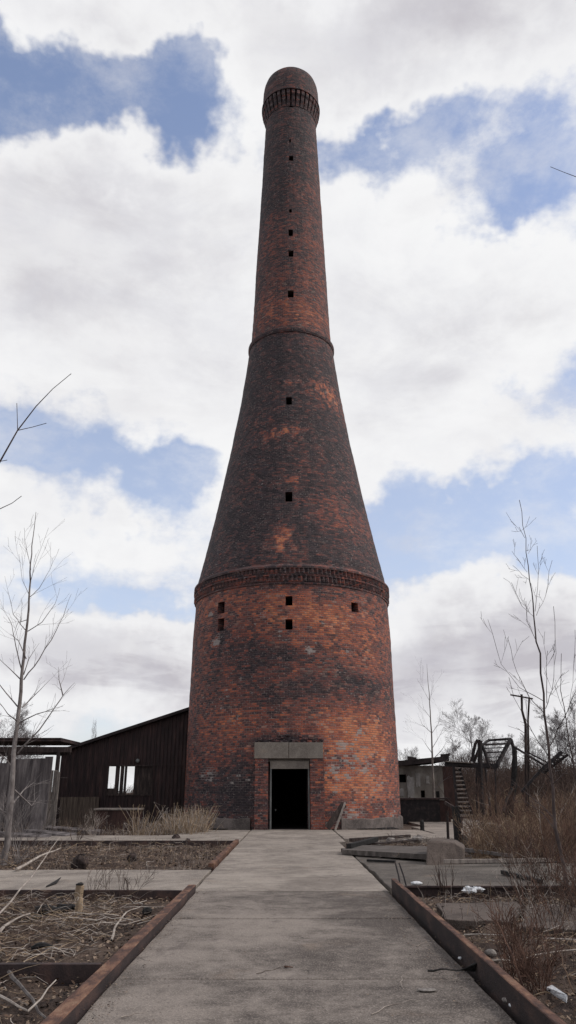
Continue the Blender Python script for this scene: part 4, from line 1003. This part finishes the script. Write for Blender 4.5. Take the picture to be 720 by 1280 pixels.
near_tree('overhanging_tree', 'dark bare branches reaching into the left edge high against the sky', (b0.x-2.6,Yn,-.15), [(b0.x-2.5,Yn+.1,1.6),(b0.x-2.2,Yn,3.2),(b0.x-2.1,Yn+.1,5.2)],
 [([Vector((b0.x-2.3,Yn,2.6)),at(-60,660,Yn),b0,j0,at(45,508,Yn),at(66,486,Yn),at(89,467,Yn)],.011),([j0,at(21.5,520,Yn),at(21,504,Yn)],.004),([j0,at(40,534,Yn),at(58,529,Yn)],.004),([b0-Vector((.4,0,.3)),at(-6,578,Yn),at(9,575,Yn)],.004),
  ([Vector((b0.x-2.4,Yn,2.2)),at(-70,670,Yn),at(0,636,Yn),at(15,629,Yn),at(27,620,Yn)],.007)], .075, 11)
b1 = at(720,221,6.5)
near_tree('overhanging_tree', 'dark bare twig reaching into the right edge high against the sky', (b1.x+2.2,6.5,-.15), [(b1.x+2.1,6.5,2.5),(b1.x+1.9,6.4,5.),(b1.x+1.7,6.5,7.5)],
 [([Vector((b1.x+1.8,6.5,6.4)),at(800,250,6.5),b1,at(704,215,6.5),at(688,208.5,6.5)],.007)], .08, 12)

# background trees
def bigtree(seed, H, r0, mt1, mt2, nch=7, maxd=4, rmin=.012, spread=.62):
    rg = random.Random(seed); a, b = MB(), MB(); n0 = rg.randint(2, 3)
    grow(a, b, Vector((0,0,-.3)), Vector((rg.gauss(0,.04),rg.gauss(0,.04),1)), H*.72, r0, 0, rg, maxd, .30, spread, nch, 7, .22, 6, rmin, 2)
    return a, b
protos = []
def place_tree(i, loc, s, rz_, label, group='bare trees behind the ruins'):
    if i not in [p[0] for p in protos]:
        a, b = bigtree(40+i, 10, .15, None, None, 7, 4, .0075, .74)
        root = empty('bare_tree', (0,0,0)); ta = a.build('trunk', M['bark_far'], root); tb = b.build('crown', M['bark_far'], root); protos.append((i, root, ta, tb)); r_ = root
    else:
        _, root, ta, tb = next(p for p in protos if p[0] == i); r_ = root.copy(); col.objects.link(r_)
        for q in (ta, tb): c = q.copy(); col.objects.link(c); c.parent = r_
    r_.location = loc; r_.scale = (s[0],s[0],s[1]); r_.rotation_euler = (0,0,rz_); tag(r_, label, 'tree', group)
def pt(x, Y): p = at(x, 990, Y); return (p.x, Y, -.1)
spots = [(600,84,1.15,1.10,'broad bare tree rising directly behind the steel gantry'),(574,92,.7,.80,'small bare tree left of the broad one behind the gantry'),(518,98,.7,.74,'bare tree nearest the chimney above the outbuilding roof'),(506,105,.7,.80,'bare tree half hidden by the chimney\'s right side'),
 (540,108,.5,.55,'small faint bare tree over the middle of the outbuilding roof'),(672,80,.9,.86,'bare tree behind the twin poles'),(700,74,1.0,1.0,'bushy bare tree behind the right sapling'),(725,70,1.0,1.1,'bare tree cut by the right edge'),(640,95,.9,.82,'bare tree between gantry and twin poles'),
 (588,110,.7,.75,'distant bare tree above the staircase'),(625,72,.7,.62,'low bare tree right behind the charred post'),
 (14,75,.8,.95,'bare tree over the left canopy behind the left sapling'),(40,90,.9,.93,'distant bare tree above the right end of the canopy'),(-6,66,.8,.9,'bare tree cut by the left edge over the canopy'),(112,60,.08,.72,'very thin bare tree top showing over the shed roof')]
for i, (x, Y, s0, s1, lb) in enumerate(spots): place_tree(i % 5, pt(x, Y), (s0, s1), i*1.7, lb)
# far wood: one mass of bare stems
rg = random.Random(99); m = MB()
for i in range(5200):
    Y = rg.uniform(58,150); x = rg.uniform(560,840) if rg.random() < .8 else rg.uniform(-140,560)
    p = Vector(pt(x, Y)); H = rg.uniform(2.2,4.6)*(1+(Y-60)/120*.5)
    if x < 560: H *= .42
    q = p+Vector((rg.gauss(0,.5),0,H)); mid_ = (p+q)/2+Vector((rg.gauss(0,.25),0,0)); r_ = rg.uniform(.02,.05)
    m.tube([p,mid_,q],[r_,r_*.7,.01],3)
    for j in range(5):
        b = mid_.lerp(q, rg.random()*.9-.3); m.tube([b,b+Vector((rg.gauss(0,.7),rg.gauss(0,.3),rg.uniform(.3,1.3)))],[.018,.008],3)
tag(m.build('far_wood', M['twig']), 'dark mass of bare undergrowth along the horizon', 'wood', kind='stuff')
m = MB(); a = at(676,972,130); 
root = empty('distant_house', (at(705,980,130).x,130,0)); tag(root,'tiny pale-roofed house on the horizon at right','house')
hx0,hx1 = at(690,970,130).x, at(735,970,130).x; hz = at(700,968,130).z
MB().box((hx0,130,-.2),(hx1,138,hz-.7)).build('wall', M['plaster'], root); MB().add([(hx0-.5,129.5,hz-.7),(hx1+.5,129.5,hz-.7),(hx1+.5,134,hz+.7),(hx0-.5,134,hz+.7),(hx1+.5,138.5,hz-.7),(hx0-.5,138.5,hz-.7)],[(0,1,2,3),(3,2,4,5),(0,3,5),(1,4,2)]) 
m = MB(); m.add([(hx0-.5,129.5,hz-.7),(hx1+.5,129.5,hz-.7),(hx1+.5,134,hz+.9),(hx0-.5,134,hz+.9),(hx1+.5,138.5,hz-.7),(hx0-.5,138.5,hz-.7)],[(0,1,2,3),(3,2,4,5),(0,3,5),(1,4,2),(0,5,4,1)]); m.build('roof', M['pale_roof'], root)

# ================================================================ WEEDS, GRASS, LITTER
def inbed(x, y): 
    if y > 13.4 and flat(x, y): return False
    return not (-1.75 < x < 1.78)
# brown weed field on the right
rg = random.Random(21); m = MB()
def weed(m, p, H, rg, r=.006, nside=4, lean=.25):
    q = p+Vector((rg.gauss(0,lean*H*.6),rg.gauss(0,lean*H*.4),H)); mid_ = p.lerp(q,.5)+Vector((rg.gauss(0,.06*H),rg.gauss(0,.05*H),.04*H))
    mi = rg.choice((0,0,0,0,0,2,2,1))
    m.tube([p,mid_,q],[r,r*.8,r*.35],3,mi)
    for j in range(nside):
        b = p.lerp(mid_,rg.random()) if rg.random()<.3 else mid_.lerp(q,rg.random()); s_ = H*rg.uniform(.12,.32)
        e = b+Vector((rg.gauss(0,.6),rg.gauss(0,.5),rg.uniform(.3,1)))*s_; m.tube([b,(b+e)/2+Vector((0,0,-.02)),e],[r*.6,r*.5,r*.3],3,mi)
for i in range(5800):
    Y = 19.5+rg.random()**1.3*36; p = at(rg.uniform(586,800),990,Y); x = p.x
    if rg.random() < .15: x = p.x-rg.uniform(0,1.)
    if flat(x, Y) or x < 4.6: continue
    den = noise.noise(Vector((x*.5,Y*.35,0)))
    if den < -.25 and rg.random() < .7: continue
    H = (.55+.75*rg.random()**2+.5*den)*(1.15 if Y > 27 else .8)
    weed(m, Vector((x,Y,-.12)), max(.25,H), rg, .005+.00016*Y, 7, .55)
tag(m.build('dry_weeds', [M['weed'],M['straw'],M['bark_red']]), 'tangled reddish brown dead weeds filling the ground at right', 'weeds', kind='stuff')
m = MB()
for i in range(520):      # long thin stems standing over the weeds and in the right bed
    if i < 220: Y = rg.uniform(20,44); x = at(rg.uniform(592,760),990,Y).x; H = rg.uniform(1.,2.3)
    else: Y = rg.uniform(8.5,16); x = at(rg.uniform(600,790),990,Y).x+.4; H = rg.uniform(.3,1.1)
    if flat(x,Y) or x < 1.9: continue
    weed(m, Vector((x,Y,-.12)), H, rg, .0022+.0002*Y, 5, .55)
tag(m.build('tall_stems', [M['twig'],M['straw_pale'],M['bark_red']]), 'long thin bare stems standing up over the weeds at right', 'weeds', kind='stuff')
# straw grass at the left foot of the chimney
m = MB()
cl = [(min(256,max(178,rg.gauss(222,22))), rg.uniform(30.6,33.9), rg.uniform(.3,1.15)) for _ in range(30)]
for i in range(950):
    cx_, Y, hh = rg.choice(cl); px_ = cx_+rg.gauss(0,5); Y += rg.gauss(0,.25); Y = min(max(Y,30.3),34.1); p = at(px_,990,Y); H = hh*rg.uniform(.45,1.1)
    q = Vector((p.x,Y,-.08)); lean = (px_-cx_)*.02
    e = q+Vector((rg.gauss(lean,.22*H+.04),rg.gauss(0,.15),H)); m.tube([q,q.lerp(e,.55)+Vector((rg.gauss(0,.03),0,.05)),e,e+Vector((rg.gauss(0,.12),0,rg.uniform(-.14,.06)))],[.009,.008,.006,.003],3,rg.choice((0,0,1)))
tag(m.build('dry_grass', [M['straw'],M['straw_pale']]), 'pale straw-coloured dry grass at the left foot of the chimney', 'grass', kind='stuff')
# low growth along shed, behind beds, and ground cover by the tower
m = MB()
for i in range(2600):
    z_ = rg.random()
    if z_ < .35: x, Y, H = rg.uniform(-14,-4.3), rg.uniform(30.2,33.8), rg.uniform(.15,.6)
    elif z_ < .6: x, Y, H = rg.uniform(-12,-1.9), rg.uniform(17.3,26), rg.uniform(.08,.35)
    elif z_ < .75: x, Y, H = rg.uniform(2.2,6.5), rg.uniform(22,27.6), rg.uniform(.08,.3)
    elif z_ < .85: x, Y, H = rg.uniform(2.,5.6), rg.uniform(34.2,34.8), rg.uniform(.05,.2)
    else: x, Y, H = rg.uniform(2.,9), rg.uniform(4,13.6), rg.uniform(.08,.4)
    weed(m, Vector((x,Y,-.12)), H, rg, .004, 2, .5)
tag(m.build('low_weeds', [M['twig'],M['straw'],M['straw_pale']]), 'sparse short dead weeds scattered through the beds', 'weeds', kind='stuff')
# leaf litter
def litter(name, label, regions, mats, smin, smax):
    m = MB()
    for (x0,x1,y0,y1,nn,edge) in regions:
        for i in range(nn):
            x, y = rg.uniform(x0,x1), rg.uniform(y0,y1)
            if edge:
                z = .004
                if rg.random() > .5+noise.noise(Vector((x*1.5,y*1.5,2)))*1.6: continue
            else:
                if not inbed(x,y): continue
                z = -.13+.05*noise.noise(Vector((x*.9,y*.9,0)))+.09*noise.noise(Vector((x*2.6,y*2.6,3)))+.05*noise.noise(Vector((x*8,y*8,7)))+(.12*min(1,(x-5)/3) if x>5 and y>17 else 0)+rg.random()*.03
            s_ = rg.uniform(smin*.8,smax*.8)*(1+.03*y); a = rg.uniform(0,6.28); u = Vector((math.cos(a),math.sin(a),rg.gauss(0,.35)))*s_; v = Vector((-math.sin(a),math.cos(a),rg.gauss(0,.35)))*s_*rg.uniform(.35,.8)
            if edge: u.z = abs(u.z)*.3; v.z = abs(v.z)*.3
            c = Vector((x,y,z+.006))
            m.add([c-u,c+v*.9,c+u,c-v],[(0,1,2,3)],rg.choice((0,0,1,1,2)))
    return tag(m.build(name, mats), label, 'leaves', kind='stuff')
litter('leaf_litter', 'dead leaves and bark bits covering the soil beds', [(-8,-1.7,3.5,13.4,26000,0),(1.75,8,3.5,13.8,22000,0),(-13,-1.7,17.2,26.2,20000,0),(2,9,19,28,9000,0),(-14,-3.5,30,36,5000,0),(5.,10,12,20,3000,0)], [M['leaf_a'],M['leaf_b'],M['leaf_c']], .010, .030)
litter('walk_litter', 'crumbs of leaves and gravel gathered along the walk edges', [(-1.5,-1.28,4,13.4,1500,1),(1.25,1.62,4,13.4,2200,1),(-1.5,1.6,13.3,13.6,300,1),(-1.5,1.6,4,13.4,500,1),(1.7,8,14,14.6,600,1),(1.7,8.4,14.2,18.6,5000,1),(-12,-1.6,13.6,13.8,300,1),(-1.5,5,33.8,34.3,1200,1),(1.7,3.6,19,22,500,1),(1.2,1.9,14,26,500,1)], [M['leaf_a'],M['leaf_c'],M['leaf_b']], .005, .014)
# fallen twigs and stems
m = MB()
def fallen(m, x, y, L, r, mi, bend=.5, z0=-.10):
    a = rg.uniform(0,6.28); p = Vector((x,y,z0+rg.random()*.07)); pts=[p.copy()]; da = rg.gauss(0,bend)
    for i in range(5):
        a += da/5+rg.gauss(0,.18); p = p+Vector((math.cos(a),math.sin(a),rg.gauss(0,.3)))*(L/5); p.z = max(z0-.02,min(z0+.26,p.z)); pts.append(p.copy())
    m.tube(pts,[r,r,r*.9,r*.75,r*.6,r*.35],3,mi)
for (x0,x1,y0,y1,nn,zb) in ((-7,-1.8,4,13.3,1500,-.10),(-5,-1.8,8.5,13.2,700,-.09),(1.85,7,4,13.7,1700,-.10),(-12,-1.8,17.3,26,260,-.06),(2,8,19,27,500,-.03),(-14,-4,30,35,500,-.08)):
    for i in range(nn):
        x, y = rg.uniform(x0,x1), rg.uniform(y0,y1); L = rg.uniform(.12,.75)*(1 if y<15 else 1.4); 
        if not(-1.8<x-L<1.8 or -1.8<x+L<1.8) and inbed(x,y): fallen(m,x,y,L,rg.uniform(.0015,.005)*(1 if y<15 else 1.5),rg.choice((0,0,1,1,2,2,2)),.8,zb)
tag(m.build('fallen_twigs', [M['straw_pale'],M['straw'],M['twig']]), 'bleached and brown fallen twigs strewn over the beds', 'twigs', kind='stuff')
# matted root tangle in the left bed
m = MB()
for i in range(26):
    p = G(rg.gauss(150,28),rg.gauss(1150,14),-.06)
    if p.x > -1.85 or i % 3 == 2: continue
    d = Vector((rg.uniform(-1,.3),rg.uniform(-1,.8),0)); pts=[p+Vector((0,0,rg.random()*.1))]
    for k in range(5): d = (d+Vector((rg.gauss(0,.2),rg.gauss(0,.25),0))).normalized(); pts.append(pts[-1]+d*rg.uniform(.1,.22)+Vector((0,0,rg.gauss(0,.02))))
    m.tube(pts,[.006,.006,.005,.004,.003,.002],4)
thing1(m,'root_tangle',M['straw_pale'],'tangle of bleached roots in the left bed beside the edging beam','roots',G(140,1150),kind='stuff')
# bigger fallen sticks, each its own
def stick(px_, label, r, mt, name='fallen_branch', zs=None):
    pts = [G(x,y,z) for x,y,z in px_]; k = len(pts)
    fp=[]
    for a,b in zip(pts,pts[1:]):
        for q in range(3): fp.append(a.lerp(b,q/3)+Vector((rg.gauss(0,.008),rg.gauss(0,.008),rg.gauss(0,.006))))
    fp.append(pts[-1]); n = len(fp); thing1(MB().tube(fp,[r*(1-.6*i/(n-1)) for i in range(n)],5),name,mt,label,'branch',pts[0])
stick([(20,1088,.03),(50,1070,.12),(76,1060,.2)],'thick pale branch propped across the left bed and cross walk',.035,M['straw_pale'])
stick([(-4,1145,.0),(40,1096,.25),(75,1046,.6)],'long thin stem crossing the left cross walk diagonally',.014,M['straw_pale'])
stick([(0,1165,-.05),(20,1148,.0),(38,1142,.02)],'bleached curved branch at the left edge of the left bed',.02,M['straw_pale'])
stick([(140,1175,-.02),(146,1155,.03),(158,1140,.05),(175,1134,.03)],'bleached forked root beside the left edging beam',.014,M['straw_pale'])
stick([(590,1202,-.02),(640,1200,0),(690,1190,.05),(730,1188,.05)],'pale fallen branch lying level across the right bed',.014,M['straw_pale'])
stick([(580,1167,-.02),(632,1169,0)],'thin pale stick in right bed just before the broken slab',.012,M['straw_pale'])
stick([(682,1172,.0),(735,1175,0)],'pale straight stick in right bed at the right edge',.012,M['straw_pale'])
stick([(718,1240,.0),(708,1215,.12),(698,1188,.25)],'brown stem standing askew in the right bed near the edge',.008,M['weed'])
stick([(662,1262,-.05),(640,1190,.35),(620,1150,.55)],'arching brown stem rising from the right bed',.010,M['bark_red'])
stick([(464,1269,.006),(490,1254,.006),(525,1251,.006)],'fine pale twig curving on the near path',.004,M['straw_pale'])
stick([(500,1232,.006),(503,1222,.01),(504,1218,.01)],'tiny pale twig on the right half of the near path',.003,M['straw_pale'])
stick([(535,1213,.006),(556,1212,.02),(578,1213,.02)],'dark twig lying from the black scrap onto the path',.009,M['char'])
stick([(520,1182,.006),(535,1178,.01),(545,1180,.01)],'small pale twig on the path beside the right beam',.004,M['straw_pale'])
stick([(150,1271,.006),(165,1269,.01),(182,1266,.01)],'pale straw stem on the near path beside the left beam',.005,M['straw_pale'])
stick([(320,1217,.006),(340,1211,.006),(362,1208,.006)],'fine brown twig near the middle of the path',.003,M['twig'])
stick([(355,1209,.008),(366,1209,.01)],'curled brown leaf stalk near the middle of the path',.011,M['bark_red'])
stick([(10,1215,-.05),(30,1240,-.02),(60,1275,-.02)],'grey branch in the nearest left bed',.02,M['wood_grey'])
stick([(0,1245,-.05),(35,1262,0),(70,1225,.05)],'crooked pale branch in the nearest left bed',.012,M['straw_pale'])
# shrubs
def shrub(name, label, base, H, nst, seed, mats, spread=.3, r=.008, cat='shrub', group=None, nch=4, maxd=2):
    rg2 = random.Random(seed); a, b = MB(), MB(); root = empty(name, base); tag(root, label, cat, group); base = Vector(base)
    for i in range(nst):
        d = Vector((rg2.gauss(0,spread),rg2.gauss(0,spread),1)); grow(a,b,base+Vector((rg2.gauss(0,.07),rg2.gauss(0,.07),-.05)),d,H*rg2.uniform(.6,1.),r*rg2.uniform(.7,1.2),0,rg2,maxd,.2,.5,nch,5,.3,5,.0022,1)
    a.build('stem', mats, root); b.build('twigs', mats, root); return root
b = G(554,1118,-.1); shrub('bare_shrub','upright cluster of brown stems at the end of the right bed near the white bag',(b.x,b.y,b.z),.62,11,31,M['twig'],.14,.011,nch=2,maxd=1)
b = G(640,1218,-.1); shrub('bare_shrub','reddish twiggy shrub in the right bed beside the edging beam',(b.x,b.y,b.z),.62,12,32,M['bark_red'],.28,.009,nch=5)
b = G(672,1240,-.1); shrub('bare_shrub','low matted reddish shrub at the bottom right corner of the right bed',(b.x,b.y,b.z),.38,22,33,M['bark_red'],.5,.007,nch=5)
b = G(660,1128,-.1); shrub('bare_shrub','brown shrub standing between the two broken slabs',(b.x,b.y,b.z),1.0,7,34,M['twig'],.3,.011,nch=6)
b = G(735,1150,-.1); shrub('bare_shrub','brown shrub at the right edge behind the broken slab',(b.x,b.y,b.z),1.0,10,35,M['bark_red'],.35,.010,nch=6)
b = G(120,1128,-.12); shrub('bare_shrub','small dead stalks beside the pale timber stub',(b.x,b.y,b.z),.6,4,36,M['twig'],.18,.009,nch=3)
b = G(160,1128,-.12); shrub('bare_shrub','thin dead stalks in the left bed in front of the dark edging beam',(b.x,b.y,b.z),.55,6,37,M['twig'],.3,.007,nch=4)
b = G(220,1030,0); shrub('bare_shrub','dark bare shrub in front of the shed beside the chimney',(b.x,b.y,-.1),1.9,5,38,M['wood_dark'],.3,.03,nch=5)
b = G(95,1050,0); shrub('bare_shrub','pale bare shrub before the boarded shed panel',(b.x,b.y,-.1),1.0,6,39,M['twig'],.5,.012,nch=5)
b = G(118,1046,0); shrub('bare_shrub','pale bare shrub just left of the low counter',(b.x,b.y,-.1),.9,6,40,M['straw_pale'],.5,.010,nch=5)
b = G(20,1075,0); shrub('bare_shrub','tangled grey shrub at the foot of the left sapling',(b.x,b.y,-.1),1.6,9,41,M['bark_grey'],.7,.014,nch=6)
b = G(600,1052,0); shrub('bare_shrub','thin dark shrub right of the thick black post',(b.x,b.y,-.1),1.5,5,42,M['twig'],.25,.016,nch=5)
b = G(690,1100,0); shrub('bare_shrub','wide reddish shrub at the foot of the foremost right sapling',(b.x,b.y,-.1),1.3,14,43,M['bark_red'],.45,.010,nch=6)
b = G(700,1062,0); shrub('bare_shrub','tall brown tangled shrub beyond the dark slab at right edge',(b.x,b.y,-.1),2.0,6,44,M['twig'],.45,.012,nch=5)
b = G(640,1052,0); shrub('bare_shrub','brown tangled shrub in front of the weed field below the charred post',(b.x,b.y,-.1),2.0,9,45,M['bark_red'],.5,.016,nch=6)
b = G(490,1052,0); shrub('bare_shrub','tiny upright twig growing behind the plank deck',(b.x,b.y,-.1),.5,3,46,M['twig'],.2,.010,nch=3)
